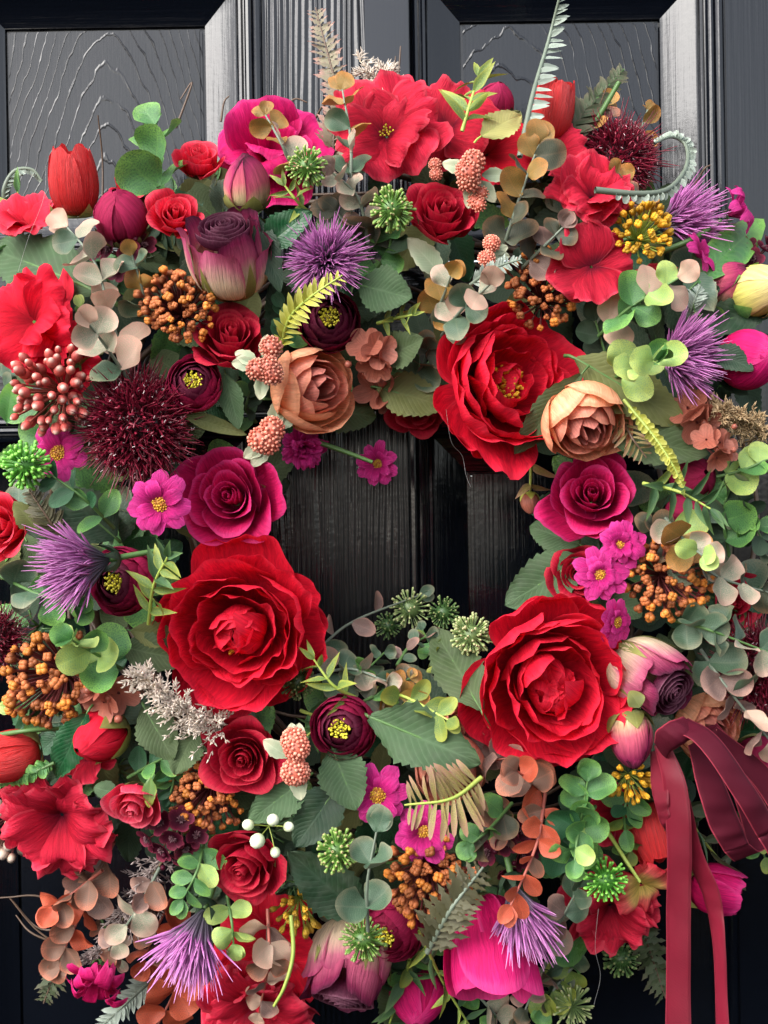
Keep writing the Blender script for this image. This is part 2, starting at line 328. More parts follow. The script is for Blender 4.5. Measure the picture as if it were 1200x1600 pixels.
def LM(kind):
    T = dict(
        cloth=((0.065, 0.100, 0.040), (0.075, 0.110, 0.045), dict(vein=0.35, patch=(0.045, 0.075, 0.030), rough=0.7, spec=0.25)),
        cloth_grey=((0.055, 0.102, 0.046), (0.066, 0.116, 0.052), dict(vein=0.4, patch=(0.050, 0.085, 0.045), rough=0.72, spec=0.2)),
        cloth_dark=((0.018, 0.046, 0.022), (0.022, 0.054, 0.026), dict(patch=(0.028, 0.055, 0.02), vein=0.3, rough=0.55, spec=0.35)),
        cloth_olive=((0.115, 0.130, 0.040), (0.13, 0.14, 0.045), dict(vein=0.25, rough=0.65, spec=0.25)),
        cloth_lime=((0.42, 0.40, 0.13), (0.46, 0.44, 0.16), dict(vein=0.2, rough=0.6)),
        glossy=((0.012, 0.075, 0.026), (0.02, 0.10, 0.035), dict(vein=0.35, rough=0.33)),
        jade=((0.075, 0.22, 0.06), (0.20, 0.42, 0.075), dict(rimw=0.85, rough=0.33, patch=(0.028, 0.10, 0.045))),
        lime=((0.30, 0.44, 0.10), (0.54, 0.62, 0.15), dict(rimw=0.85, rough=0.35, patch=(0.17, 0.33, 0.14))),
        sage=((0.050, 0.110, 0.062), (0.26, 0.25, 0.15), dict(rimw=0.95, rough=0.36, patch=(0.090, 0.155, 0.095))),
        sageblush=((0.22, 0.27, 0.18), (0.62, 0.38, 0.29), dict(rimw=0.82, rough=0.42, patch=(0.50, 0.36, 0.28))),
        blush=((0.52, 0.34, 0.26), (0.62, 0.33, 0.25), dict(rimw=0.8, rough=0.45, patch=(0.42, 0.36, 0.24))),
        olive=((0.045, 0.062, 0.040), (0.30, 0.16, 0.08), dict(rimw=0.95, rough=0.36, patch=(0.08, 0.085, 0.05))),
        amber=((0.30, 0.17, 0.035), (0.55, 0.22, 0.05), dict(rimw=0.8, rough=0.4, patch=(0.17, 0.15, 0.04))),
        rust=((0.17, 0.085, 0.055), (0.56, 0.17, 0.09), dict(rimw=0.95, rough=0.5, patch=(0.12, 0.085, 0.06))),
        tomato=((0.50, 0.075, 0.03), (0.66, 0.13, 0.06), dict(rimw=0.85, rough=0.4, patch=(0.30, 0.06, 0.03))),
        mauve=((0.17, 0.10, 0.085), (0.50, 0.26, 0.20), dict(rimw=0.95, rough=0.5, patch=(0.24, 0.17, 0.14))),
        bamboo=((0.10, 0.20, 0.05), (0.32, 0.36, 0.05), dict(rimw=0.75, rough=0.4, patch=(0.28, 0.32, 0.045))),
        bamboodk=((0.035, 0.10, 0.035), (0.09, 0.18, 0.05), dict(rimw=0.8, rough=0.4)),
        fern_y=((0.40, 0.40, 0.045), (0.50, 0.50, 0.10), dict(rough=0.4)),
        fern_b=((0.20, 0.15, 0.045), (0.34, 0.16, 0.12), dict(rough=0.4, patch=(0.28, 0.26, 0.06))),
        fern_o=((0.075, 0.072, 0.030), (0.10, 0.085, 0.035), dict(rough=0.35)),
        fern_g=((0.27, 0.33, 0.27), (0.38, 0.44, 0.38), dict(rough=0.5)),
        fern_d=((0.045, 0.070, 0.025), (0.10, 0.09, 0.05), dict(rough=0.5)),
        fern_p=((0.24, 0.22, 0.14), (0.40, 0.20, 0.17), dict(rough=0.5)),
        sepal=((0.14, 0.16, 0.045), (0.22, 0.22, 0.05), dict(rough=0.6)),
        pale=((0.30, 0.38, 0.24), (0.52, 0.52, 0.36), dict(rough=0.5)))
    c, r, kw = T[kind]; return leaf_mat('leaf_' + kind, c, r, **kw)
STEMS = dict(green=(0.07, 0.15, 0.04), grey=(0.13, 0.16, 0.12), brown=(0.09, 0.055, 0.035), red=(0.28, 0.07, 0.05), lime=(0.30, 0.38, 0.07), wine=(0.14, 0.03, 0.03), straw=(0.36, 0.29, 0.17))
def SM(k): return grad_mat('stem_' + k, [(0.0, STEMS[k]), (1.0, tuple(c * 1.25 for c in STEMS[k]))], 0.5)
YEL = lambda: grad_mat('stamen_yellow', [(0.0, (0.28, 0.20, 0.02)), (0.5, (0.50, 0.40, 0.03)), (1.0, (0.62, 0.56, 0.04))], 0.5)
GOLD = lambda: grad_mat('stamen_gold', [(0.0, (0.30, 0.06, 0.01)), (0.6, (0.60, 0.32, 0.02)), (1.0, (0.66, 0.40, 0.03))], 0.55)

# ---------------------------------------------------------------- flowers (local +Z looks out of the flower)
def stamens(root, mat, n, r, z0, h, rng, tip=1.5):
    mb = MB()
    for i in range(n):
        a = i * 2.4; q = r * math.sqrt((i + 0.5) / n); b = Vector((q * 0.75 * math.cos(a), q * 0.75 * math.sin(a), z0))
        t = b + Vector((math.cos(a + rng.uniform(-.8, .8)) * q * 0.55, math.sin(a + rng.uniform(-.8, .8)) * q * 0.55, h * rng.uniform(.7, 1.15)))
        tube_pts(mb, [b, b.lerp(t, 0.6), b.lerp(t, 0.82), t], [r * 0.05, r * 0.05, r * 0.10 * tip, r * 0.05], None, 5)
    return obj('stamens', mb.mesh('stamens', mat), root, 'stuff')
def calyx(root, R, mat, rng, n=5, z0=-0.55, r=0.5, up=0.35, half=0.22):
    for i in range(n):
        petal(root, 'sepal', mat, [(0.03 * R, (z0 - .05) * R), (r * R * .7, (z0 - .02) * R), (r * R * 1.15, (z0 + up * .5) * R), (r * 1.22 * R, (z0 + up) * R)], half * R, i * 6.283 / n + rng.uniform(-.15, .15), rng, rc=R * .8, ruf=0.06, base=.7, peak=.35, tip=1.15, nu=5, nv=7)
def rose(root, R, rng, mats=('rosered', 'rosered'), n=15, openness=1.0, leafy=True, flat=1.0, ruf=0.05):
    mi, mo = M_petal(mats[0]), M_petal(mats[1])
    for k in range(4):      # tight heart
        r = R * (0.055 + 0.035 * k)
        petal(root, 'petal', mi, [(r * .5, -.3 * R), (r * 1.1, -.1 * R), (r * 1.05, .25 * R), (r * (0.72 + .1 * k), (.46 - .015 * k) * R * flat)], r * 1.9, k * 2.2 + rng.random(), rng, base=.6, peak=.6, tip=3.5, wav=.03, nu=11, nv=7)
    for k in range(n):
        t = (k + 1) / n
        r = R * (0.17 + 0.60 * t ** 1.05); zt = R * flat * (0.44 - 0.16 * t - 0.14 * t * t)
        op = openness * (0.06 + 0.26 * t)
        prof = [(.10 * R, (-.42 + .05 * t) * R), (r * (.85 + .1 * t), (-.42 - .1 * t) * R), (r * 1.0, zt - .22 * R), (r * (1 + op), zt)]
        petal(root, 'petal', mi if t < .35 else mo, prof, min(r * 1.35, R * .62) * rng.uniform(.92, 1.08), k * 2.399 + rng.uniform(-.25, .25), rng, rc=None if t < .6 else r * 1.15,
              ruf=ruf * (.5 + t), base=.45, peak=.55, tip=rng.uniform(2.6, 3.6), wav=.035, lip=.05 + .20 * t * openness, k=rng.uniform(.8, 1.4), point=.04 if t > .4 else 0, nu=13, nv=11, tilt=.03 + .06 * t)
    if leafy: calyx(root, R, LM('sepal'), rng)
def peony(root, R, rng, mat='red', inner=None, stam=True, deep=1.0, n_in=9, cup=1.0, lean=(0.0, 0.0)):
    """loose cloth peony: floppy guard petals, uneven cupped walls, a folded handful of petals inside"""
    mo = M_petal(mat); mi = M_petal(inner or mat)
    lay = [(5, 1.06, .06, .78, .45), (5, .94, .39, .86, .12), (5, .81, .51, .78, .0), (4, .67, .53, .70, -.12), (4, .52, .46, .58, -.14)]
    for li, (n, r, zt, hw, op) in enumerate(lay):
        for i in range(n):
            ph = i * 6.283 / n + li * 0.55 + rng.uniform(-.35, .35); rr = r * R * rng.uniform(.92, 1.06); z = zt * R * cup * rng.uniform(.62, 1.22); o2 = op + rng.uniform(-.18, .18)
            prof = [(.08 * R, -.42 * R), (rr * .78, (-.52 + .06 * li) * R), (rr * 1.04, z - .38 * R), (rr * (1 + o2 * .4), z)]
            petal(root, 'petal', mo, prof, hw * R * rng.uniform(.82, 1.15), ph, rng, rc=rr * rng.uniform(.90, 1.25), ruf=.095, base=.42, peak=.58, tip=rng.uniform(2.1, 2.9), wav=.065, k=rng.uniform(.9, 1.9), lip=rng.uniform(-.14, .16), crease=.007, nu=27, nv=15, tilt=.10)
    for i in range(n_in):
        a = i * 2.4 + rng.uniform(-.5, .5); t = i / max(1, n_in - 1); r = R * (.10 + .34 * t) * rng.uniform(.85, 1.15); z = R * rng.uniform(.14, .40) * deep
        fold = rng.choice([-.5, .1, .5, .9])
        prof = [(r * .4, -.35 * R), (r * 1.0, -.25 * R), (r * 1.15, z - .12 * R), (r * fold, z * rng.uniform(.85, 1.1))]
        petal(root, 'petal', mi, prof, R * rng.uniform(.26, .44), a, rng, rc=R * rng.uniform(.25, .5), ruf=.16, base=.45, peak=.6, tip=2.5, wav=.08, k=rng.uniform(.8, 1.6), crease=.01, nu=13, nv=12, tilt=.22)
    if stam: stamens(root, GOLD(), 60, R * .24, -.12 * R, R * .26, rng)
def ranunculus(root, R, rng, cols=('burg', 'ranm', 'rano'), n=26, eye=True, hole=1.0, green=True):
    ms = [M_petal(c) for c in cols]
    for k in range(n):
        t = (k + .5) / n
        Rk = R * (.46 + .54 * t ** .8); th1 = math.radians((150 - 52 * t) * rng.uniform(.97, 1.03)) / (1 if hole == 1 else hole)
        zc = 0
        th = np.linspace(.35, th1, 4)
        # bezier through a sphere arc
        a0, a1 = .35, th1; kk = 4 / 3 * math.tan((a1 - a0) / 4)
        p0 = np.array([math.sin(a0), -math.cos(a0)]); p3 = np.array([math.sin(a1), -math.cos(a1)])
        t0 = np.array([math.cos(a0), math.sin(a0)]); t3 = np.array([math.cos(a1), math.sin(a1)])
        prof = [tuple(Rk * p0), tuple(Rk * (p0 + kk * t0)), tuple(Rk * (p3 - kk * t3)), tuple(Rk * p3)]
        m = ms[0] if t < .40 else ms[1] if t < .68 else ms[2]
        petal(root, 'petal', m, prof, Rk * rng.uniform(.78, .95), k * 2.399 + rng.uniform(-.2, .2), rng, ruf=.028, base=.45, peak=.55, tip=2.8, wav=.03, k=1.3, crease=.006, nu=13, nv=11, lip=rng.uniform(-.03, .07))
    if eye:
        mb = MB(); V, F = ICO2; mb.raw(V * R * .26 + np.array([0, 0, .12 * R]), F)
        obj('heart', mb.mesh('heart', grad_mat('dark_heart', [(0, (0.03, .012, .01)), (1, (.06, .02, .015))], .7)), root)
        stamens(root, YEL(), 46, R * .27, .20 * R, R * .22, rng, 1.9)
    if green: calyx(root, R, LM('sepal'), rng, 5, -1.0, .55, .45, .28)
def pointed_ran(root, R, rng, cols=('peach_i', 'peach_m', 'peach_o'), n=24):
    ms = [M_petal(c) for c in cols]
    for k in range(n):
        t = (k + .5) / n
        Rk = R * (.20 + .80 * t ** .85); zt = R * (.55 - .28 * t); lean = (.62 + .36 * t)
        prof = [(.1 * R, -.75 * R * (.6 + .4 * t)), (Rk * 1.15, -.75 * R), (Rk * 1.16, zt - .35 * R), (Rk * lean, zt)]
        m = ms[0] if t < .28 else ms[1] if t < .62 else ms[2]
        petal(root, 'petal', m, prof, Rk * rng.uniform(.78, .95) + .03 * R, k * 2.399 + rng.uniform(-.2, .2), rng, ruf=.04, base=.4, peak=.5, tip=1.9, wav=.03, k=1.2, point=.05, crease=.008, nu=13, nv=11, lip=rng.uniform(-.02, .12), tilt=.05)
    calyx(root, R, LM('sepal'), rng, 5, -.8, .5, .4, .25)
def bud(root, R, rng, mat='rano', green='cloth_dark', L=1.0, n=7, gl=.75, fringe=False):
    m = M_petal(mat)
    for k in range(n):
        t = k / max(1, n - 1); Rk = R * (.80 + .2 * t)
        prof = [(.1 * R, -.95 * R), (Rk * 1.38, -1.0 * R), (Rk * 1.28, .55 * R * L), (Rk * (.10 + .10 * rng.random()), R * L * (1.0 - .06 * t))]
        petal(root, 'petal', m, prof, Rk * 1.0, k * 2.4 + rng.uniform(-.2, .2), rng, ruf=.02, base=.45, peak=.5, tip=2.0, crease=.01, nu=13, nv=11)
    if green:
        ng = 16 if fringe else 5
        for k in range(ng):
            prof = [(.05 * R, -1.08 * R), (R * .9, -1.12 * R), (R * 1.10, -.65 * R), (R * 1.10, (-.9 + gl) * R)]
            petal(root, 'sepal', LM(green), prof, R * (.62 if not fringe else .16), k * 6.283 / ng, rng, ruf=.03, base=.8, peak=.4, tip=1.3, nu=7, nv=8)
def tulip(root, R, rng, L=1.75, mat='tulip'):
    m = M_petal(mat)
    for k in range(6):
        inn = k < 3; q = .93 if inn else 1.0
        prof = [(.08 * R, 0), (R * 1.22 * q, .02 * R), (R * 1.10 * q, L * .62 * R), (R * (.62 if inn else .72) * rng.uniform(.9, 1.1), L * R * rng.uniform(.95, 1.06))]
        petal(root, 'petal', m, prof, R * .86, k * 2.094 + (0 if inn else 1.05) + rng.uniform(-.1, .1), rng, ruf=.05, base=.45, peak=.5, tip=2.0, crease=.030, k=2, wav=.03, teeth=9, nu=17, nv=13)
    for k in range(4):
        petal(root, 'sepal', LM('sepal'), [(.05 * R, -.08 * R), (R * .95, -.10 * R), (R * 1.16, .25 * R), (R * 1.12, .52 * R)], R * .30, k * 1.57 + .4, rng, base=.8, peak=.35, tip=1.2, nu=5, nv=7)
def bell(root, R, rng, L=1.9, mat='hot'):
    """broad-petalled cloth flower seen from outside, mouth away from its base"""
    m = M_petal(mat)
    for k in range(8):
        q = .80 + .03 * k
        prof = [(.06 * R, 0), (R * .62 * q, .0), (R * 1.22 * q, L * .60 * R), (R * .98 * q * rng.uniform(.92, 1.10), L * R * rng.uniform(.85, 1.05))]
        petal(root, 'petal', m, prof, R * rng.uniform(.86, 1.0), k * 2.4 + rng.uniform(-.15, .15), rng, rc=R * 1.05, ruf=.06, base=.22, peak=.62, tip=2.6, wav=.03, k=.9, crease=.006, lip=.06, nu=19, nv=14, tilt=.05)
    calyx(root, R, LM('sepal'), rng, 5, -.02, .35, .3, .16)
def dried_rose(root, R, rng, L=1.6, heart=True):
    """dip-dyed rose: long pale-based outer petals, tight dark whorl at the mouth"""
    mo, mi = M_petal('dried_o'), M_petal('dried_i')
    for k in range(10):
        Rk = R * (.86 + .024 * k); top = R * (.12 - (.0 if k < 4 else rng.uniform(.1, L * .5)))
        prof = [(.12 * R, -L * R), (Rk * 1.42, -L * .98 * R), (Rk * 1.16, min(-.30 * R, top - .4 * R)), (Rk * rng.uniform(.98, 1.14), top)]
        petal(root, 'petal', mo if k < 4 else M_petal('dried_c'), prof, R * .74, k * 2.4 + rng.uniform(-.2, .2), rng, ruf=.06, base=.5, peak=.6, tip=2.3, wav=.05, crease=.007, lip=.20, nu=15, nv=13, tilt=.03)
    if heart:
        for k in range(17):
            t = k / 16; r = R * (.07 + .80 * t); zt = R * (.22 - .16 * t)
            prof = [(r * .6, -.5 * R), (r * 1.02, -.35 * R), (r * 1.0, zt - .15 * R), (r * (.9 + .1 * t), zt)]
            petal(root, 'petal', mi, prof, min(r * 1.5 + .03 * R, R * .8), k * 2.2 + rng.uniform(-.2, .2), rng, ruf=.03, base=.6, peak=.6, tip=3.5, wav=.04, lip=.05, nu=13, nv=7)
    for k in range(5):
        petal(root, 'sepal', LM('sepal'), [(.05 * R, -(L + .08) * R), (R * 1.05, -(L + .10) * R), (R * 1.20, -L * .62 * R), (R * 1.25, -L * .30 * R)], R * .28, k * 1.257, rng, ruf=.15, base=.8, peak=.3, tip=1.2, nu=5, nv=8)
def ruffle_flower(root, R, rng, mat='geran', n=5, layers=1, cup=.25, stam=True, ruf=.16, teeth=7, fan=(0, 6.283), hw=.76):
    m = M_petal(mat)
    for l in range(layers):
        q = 1 - .24 * l
        for i in range(n):
            ph = fan[0] + (fan[1] - fan[0]) * (i + .5 * (l % 2)) / n + rng.uniform(-.12, .12); rr = R * q * rng.uniform(.82, 1.12); z = R * (cup * rng.uniform(-.3, 2.0) + .16 * l)
            prof = [(.03 * R, -.12 * R), (rr * .35, -.05 * R + z * .5), (rr * .75, z), (rr * 1.03, z * rng.uniform(.2, .9))]
            petal(root, 'petal', m, prof, hw * R * q * rng.uniform(.9, 1.1), ph, rng, rc=R * rng.choice([1.2, 2.5, -2.5]), ruf=ruf, base=.26, peak=.56, tip=rng.uniform(2.3, 3.0), wav=.08, teeth=teeth, k=rng.uniform(1.2, 2.4), crease=.022, nu=25, nv=14, tilt=.16)
    if stam: stamens(root, YEL(), 14, R * .11, 0, R * .12, rng, 2)
def daisy(root, R, rng, mat='cerise', n=8, layers=2, cup=.12, eye=True, er=.27, green=True):
    m = M_petal(mat); n = n + rng.choice([-1, 0, 1]); cup = cup * rng.uniform(.2, 2.8)
    for l in range(layers):
        q = 1 - .22 * l
        for i in range(n):
            ph = (i + .5 * l) * 6.283 / n + rng.uniform(-.14, .14); rr = R * q * rng.uniform(.88, 1.06); z = R * (cup * rng.uniform(.4, 1.5) + .08 * l)
            prof = [(.06 * R, -.06 * R), (rr * .4, z * .9), (rr * .75, z * 1.2), (rr, z * rng.uniform(.0, 1.0))]
            petal(root, 'petal', m, prof, R * q * (2.35 / n) * rng.uniform(.9, 1.1), ph, rng, rc=R * .55, ruf=.10, base=.3, peak=.62, tip=2.5, wav=.06, teeth=3, k=1.2, crease=.02, nu=9, nv=9)
    if eye:
        mb = MB(); V, F = ICO1
        for i in range(70):
            p = fib(70, i, .0, 1.0); c = p * np.array([er, er, er * .55]) * R
            mb.raw(V * R * .035 + c, F, np.full((len(V), 2), rng.random()))
        V2, F2 = ICO2; mb.raw(V2 * np.array([er, er, er * .5]) * R * .95, F2, np.full((len(V2), 2), .3))
        obj('eye', mb.mesh('eye', GOLD()), root)
    if green:
        for k in range(7): petal(root, 'sepal', LM('bamboodk'), [(.03 * R, -.22 * R), (R * .2, -.22 * R), (R * .28, -.1 * R), (R * .30, .0)], R * .09, k * .9, rng, rc=R * .3, base=.8, peak=.3, tip=1.2, nu=5, nv=5)
def spikes(mb, dirs, r_in, lens, rad, rng, bend=.12, n=4, clump=None):
    for d, L in zip(dirs, lens):
        d = Vector(d).normalized(); w = Vector((rng.uniform(-1, 1), rng.uniform(-1, 1), rng.uniform(-1, 1))) * bend
        a = d * r_in; b = a + (d + w * .5) * L * .55; c = a + (d + w) * L
        rr = rad * rng.uniform(.8, 1.25)
        tube_pts(mb, [a, b, b.lerp(c, .6), c], [rr * .6, rr, rr * .85, rr * .2], None, n)
def thistle(root, R, rng, spread=1.35, n=260, fall=.0):
    n = int(n * 2.6)
    dirs, lens = [], []
    for i in range(n):
        th = spread * math.sqrt((i + .5) / n); a = i * 2.4
        dirs.append((math.sin(th) * math.cos(a), math.sin(th) * math.sin(a), math.cos(th) + .02)); lens.append(R * rng.uniform(.60, .95) * (1 - fall * rng.random()))
    mb = MB(); spikes(mb, dirs, R * .08, lens, R * .0155, rng, .30, 4)
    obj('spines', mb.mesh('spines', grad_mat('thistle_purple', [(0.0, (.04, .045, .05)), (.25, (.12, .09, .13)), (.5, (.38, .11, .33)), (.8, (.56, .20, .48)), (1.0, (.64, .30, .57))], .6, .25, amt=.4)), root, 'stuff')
    for k in range(7): petal(root, 'bract', LM('cloth_dark'), [(.02 * R, -.10 * R), (R * .16, -.1 * R), (R * .22, .05 * R), (R * .26, .18 * R)], R * .08, k * .9, rng, rc=R * .2, base=.8, peak=.3, tip=1.2, nu=5, nv=5)
    mb = MB(); tube_pts(mb, [(0, 0, .04 * R), (0, 0, -.25 * R), (0, 0, -.7 * R)], R * .05, R * .04, 6); obj('stem', mb.mesh('stem', SM('green')), root)
def scabiosa(root, R, rng, n=620):
    n = int(n * 2.0); mb = MB(); mt = MB(); dirs = []; lens = []
    for i in range(n):
        dirs.append(fib(n, i, -.2, 1.0) * np.array([1, 1, .8]) + np.array([rng.uniform(-.12, .12) for _ in range(3)])); lens.append(R * rng.uniform(.24, .50))
    spikes(mb, dirs, R * .38, lens, R * .0125, rng, .75, 4)
    for i in range(n):      # blunt floret ends
        if i % 3: continue
        d = Vector(dirs[i]).normalized(); p = d * (R * .38 + lens[i] * .9); q = (d + Vector([rng.uniform(-.9, .9) for _ in range(3)])).normalized() * R * .05
        tube_pts(mb, [p - q, p, p + q], [R * .012, R * .024, R * .010], None, 4, .7, 1)
    for i in range(0, n, 9):      # pale anthers
        d = Vector(dirs[i]).normalized(); p = d * R * rng.uniform(.70, .92); q = Vector([rng.uniform(-1, 1) for _ in range(3)]).normalized() * R * .026
        tube_pts(mt, [p - q, p + q], R * .009, R * .006, 4)
    V, F = ICO2; mb.raw(V * R * .55 * np.array([1, 1, .8]), F, np.full((len(V), 2), .1))
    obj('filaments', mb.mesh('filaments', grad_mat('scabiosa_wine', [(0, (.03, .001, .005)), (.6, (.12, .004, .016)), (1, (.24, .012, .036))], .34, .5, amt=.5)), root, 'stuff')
    obj('anthers', mt.mesh('anthers', grad_mat('anther_pale', [(0, (.40, .28, .30)), (1, (.62, .52, .52))], .4)), root, 'stuff')
def pompom(root, R, rng, n=130, tipc='pink', cmin=-1.0, stem=None, fat=1.0, core=.3):
    mb = MB()
    for i in range(n):
        d = Vector(fib(n, i, cmin, 1.0)); d = (d + Vector([rng.uniform(-.15, .15) for _ in range(3)])).normalized(); L = R * rng.uniform(.80, 1.06)
        if rng.random() < .08: continue
        r = R * .052 * fat * rng.uniform(.8, 1.2)
        a, t = d * R * core, d * L
        tube_pts(mb, [a, a.lerp(t, .55), a.lerp(t, .74), a.lerp(t, .88), a.lerp(t, .97), t], [r * .45, r * .55, r * .8, r * 1.25, r * 1.05, r * .3], None, 6)
    if core > .1: V, F = ICO2; mb.raw(V * R * .5, F, np.full((len(V), 2), .1))
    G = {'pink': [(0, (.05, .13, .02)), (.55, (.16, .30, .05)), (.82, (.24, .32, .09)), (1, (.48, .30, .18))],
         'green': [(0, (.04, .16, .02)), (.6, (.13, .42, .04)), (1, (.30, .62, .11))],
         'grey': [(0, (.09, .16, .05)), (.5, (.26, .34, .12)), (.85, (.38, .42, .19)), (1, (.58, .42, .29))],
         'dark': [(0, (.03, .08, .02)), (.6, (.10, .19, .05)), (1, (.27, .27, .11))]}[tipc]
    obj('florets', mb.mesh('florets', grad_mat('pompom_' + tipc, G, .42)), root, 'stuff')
    if stem:
        mb = MB(); tube_pts(mb, smooth_path([(0, 0, -.2 * R)] + [tuple(c * R for c in p) for p in stem], 10), R * .09, R * .07, 6); obj('stem', mb.mesh('stem', SM('green')), root)
_bm = {}
def berry_mesh(mat, seed):
    k_ = (mat.name, seed)
    if k_ in _bm: return _bm[k_]
    rng = random.Random(seed); mb = MB(); V, F = ICO1
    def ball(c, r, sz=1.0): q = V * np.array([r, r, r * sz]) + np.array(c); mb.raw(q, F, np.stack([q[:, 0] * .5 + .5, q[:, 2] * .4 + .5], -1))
    n = 3 + seed % 2
    if mat.name in ('berry_white', 'berry_ivory', 'berry_frost'):
        V, F = ICO2; V = V * np.array([1, 1, 1.1]); V[:, :2] *= (1 - .35 * np.clip(V[:, 2:3], 0, 1) ** 2.5 * (mat.name == 'berry_frost')); mb.raw(V, F, np.stack([V[:, 0] * .5 + .5, V[:, 2] * .45 + .5 + (.16 * np.sin(np.arctan2(V[:, 1], V[:, 0]) * 5) if mat.name == 'berry_frost' else 0)], -1)); n = 0
        _bm[k_] = mb.mesh('berry', mat); return _bm[k_]
    for k in range(n): a = k * 6.283 / n + seed; ball((.40 * math.cos(a), .40 * math.sin(a), .22), rng.uniform(.58, .68), 1.15)
    ball((0, 0, -.15), .78); ball((0, 0, -.75), .42, 1.5)
    _bm[k_] = mb.mesh('berry', mat); return _bm[k_]
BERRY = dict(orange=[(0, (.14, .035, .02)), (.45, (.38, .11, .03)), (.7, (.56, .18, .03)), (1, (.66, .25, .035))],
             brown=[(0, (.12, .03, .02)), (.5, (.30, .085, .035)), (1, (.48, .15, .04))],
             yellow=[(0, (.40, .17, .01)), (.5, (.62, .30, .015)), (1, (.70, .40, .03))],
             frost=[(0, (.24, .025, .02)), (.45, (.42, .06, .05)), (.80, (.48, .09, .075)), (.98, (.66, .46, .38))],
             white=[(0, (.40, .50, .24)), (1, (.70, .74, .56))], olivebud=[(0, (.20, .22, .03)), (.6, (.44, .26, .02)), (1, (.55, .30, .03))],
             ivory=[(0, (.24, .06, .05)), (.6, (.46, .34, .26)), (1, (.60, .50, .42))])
def berries(root, R, rng, col='orange', n=96, br=.118, squash=.75, stalk='wine', L=1.0, cmin=-.1, jit=.13, tall=1.0):
    """R = cluster radius; +Z out"""
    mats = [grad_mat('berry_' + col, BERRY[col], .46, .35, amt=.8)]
    if col == 'orange': mats.append(grad_mat('berry_brown', BERRY['brown'], .5, .35, amt=.8))
    mb = MB(); base = Vector((0, 0, -.75 * R * L))
    for i in range(n):
        f = fib(n, i, cmin, 1.0); sh = rng.choice([1.0, 1.0, .85, .7])
        p = Vector((f[0], f[1], f[2] * squash)) * R * sh + Vector([rng.uniform(-jit, jit) * R for _ in range(3)])
        d = (p - base * .8).normalized(); b = br * R * rng.uniform(.72, 1.25)
        m = axmat(d, rng.random() * 6.28); m.translation = p; m = m @ Matrix.Diagonal((b, b, b * tall, 1))
        mt = mats[-1] if (sh < .9 and len(mats) > 1) or rng.random() < .38 else mats[0]
        obj('berry', berry_mesh(mt, i % 4), root, None, m)
        tube_pts(mb, smooth_path([base, base.lerp(p, .55) * 1.0 + Vector((0, 0, -.05 * R)), p - d * b * .9], 5), R * .022, R * .03, 5)
    obj('stalks', mb.mesh('stalks', SM(stalk)), root, 'stuff')
def rice_flower(root, R, rng, n=190, col=((.52, .13, .085), (.72, .33, .23)), lobes=4, leaves=True, squash=1.2):
    mb = MB(); V, F = ICO1; cen = [np.array([rng.uniform(-.45, .45), rng.uniform(-.65, .65) * squash, rng.uniform(-.1, .25)]) * R for _ in range(lobes)]
    for i in range(n):
        c = cen[i % lobes]; f = fib(n // lobes + 1, i // lobes, -.25, 1.0); q = R * .52
        mb.raw(V * R * rng.uniform(.065, .095) + c + f * q, F, np.full((len(V), 2), rng.random()))
    for c in cen: V2, F2 = ICO2; mb.raw(V2 * R * .47 + c, F2, np.full((len(V2), 2), 0))
    obj('beads', mb.mesh('beads', grad_mat('rice_bead', [(0, col[0]), (1, col[1])], .42, .45, amt=.35)), root, 'stuff')
    mb = MB()
    for c in cen: tube_pts(mb, smooth_path([(0, -.3 * R, -1.6 * R), (c[0] * .5, c[1] * .5, -.8 * R), tuple(c)], 6), R * .06, R * .05, 5)
    obj('stem', mb.mesh('stem', SM('lime')), root)
    if leaves:
        for k in range(4):
            a = rng.random() * 6.28; l = leaf_part(root, 'leaf', 'pale', R * 1.25, R * .38, rng, teeth=4, fold=.3)
            l.matrix_local = axmat((math.cos(a), math.sin(a), -.25)).copy() @ Matrix.Rotation(rng.random() * 6, 4, 'Z') if False else leafframe((math.cos(a) * .35 * R, math.sin(a) * .35 * R, -.45 * R), (math.cos(a), math.sin(a), .05), (0, 0, 1))

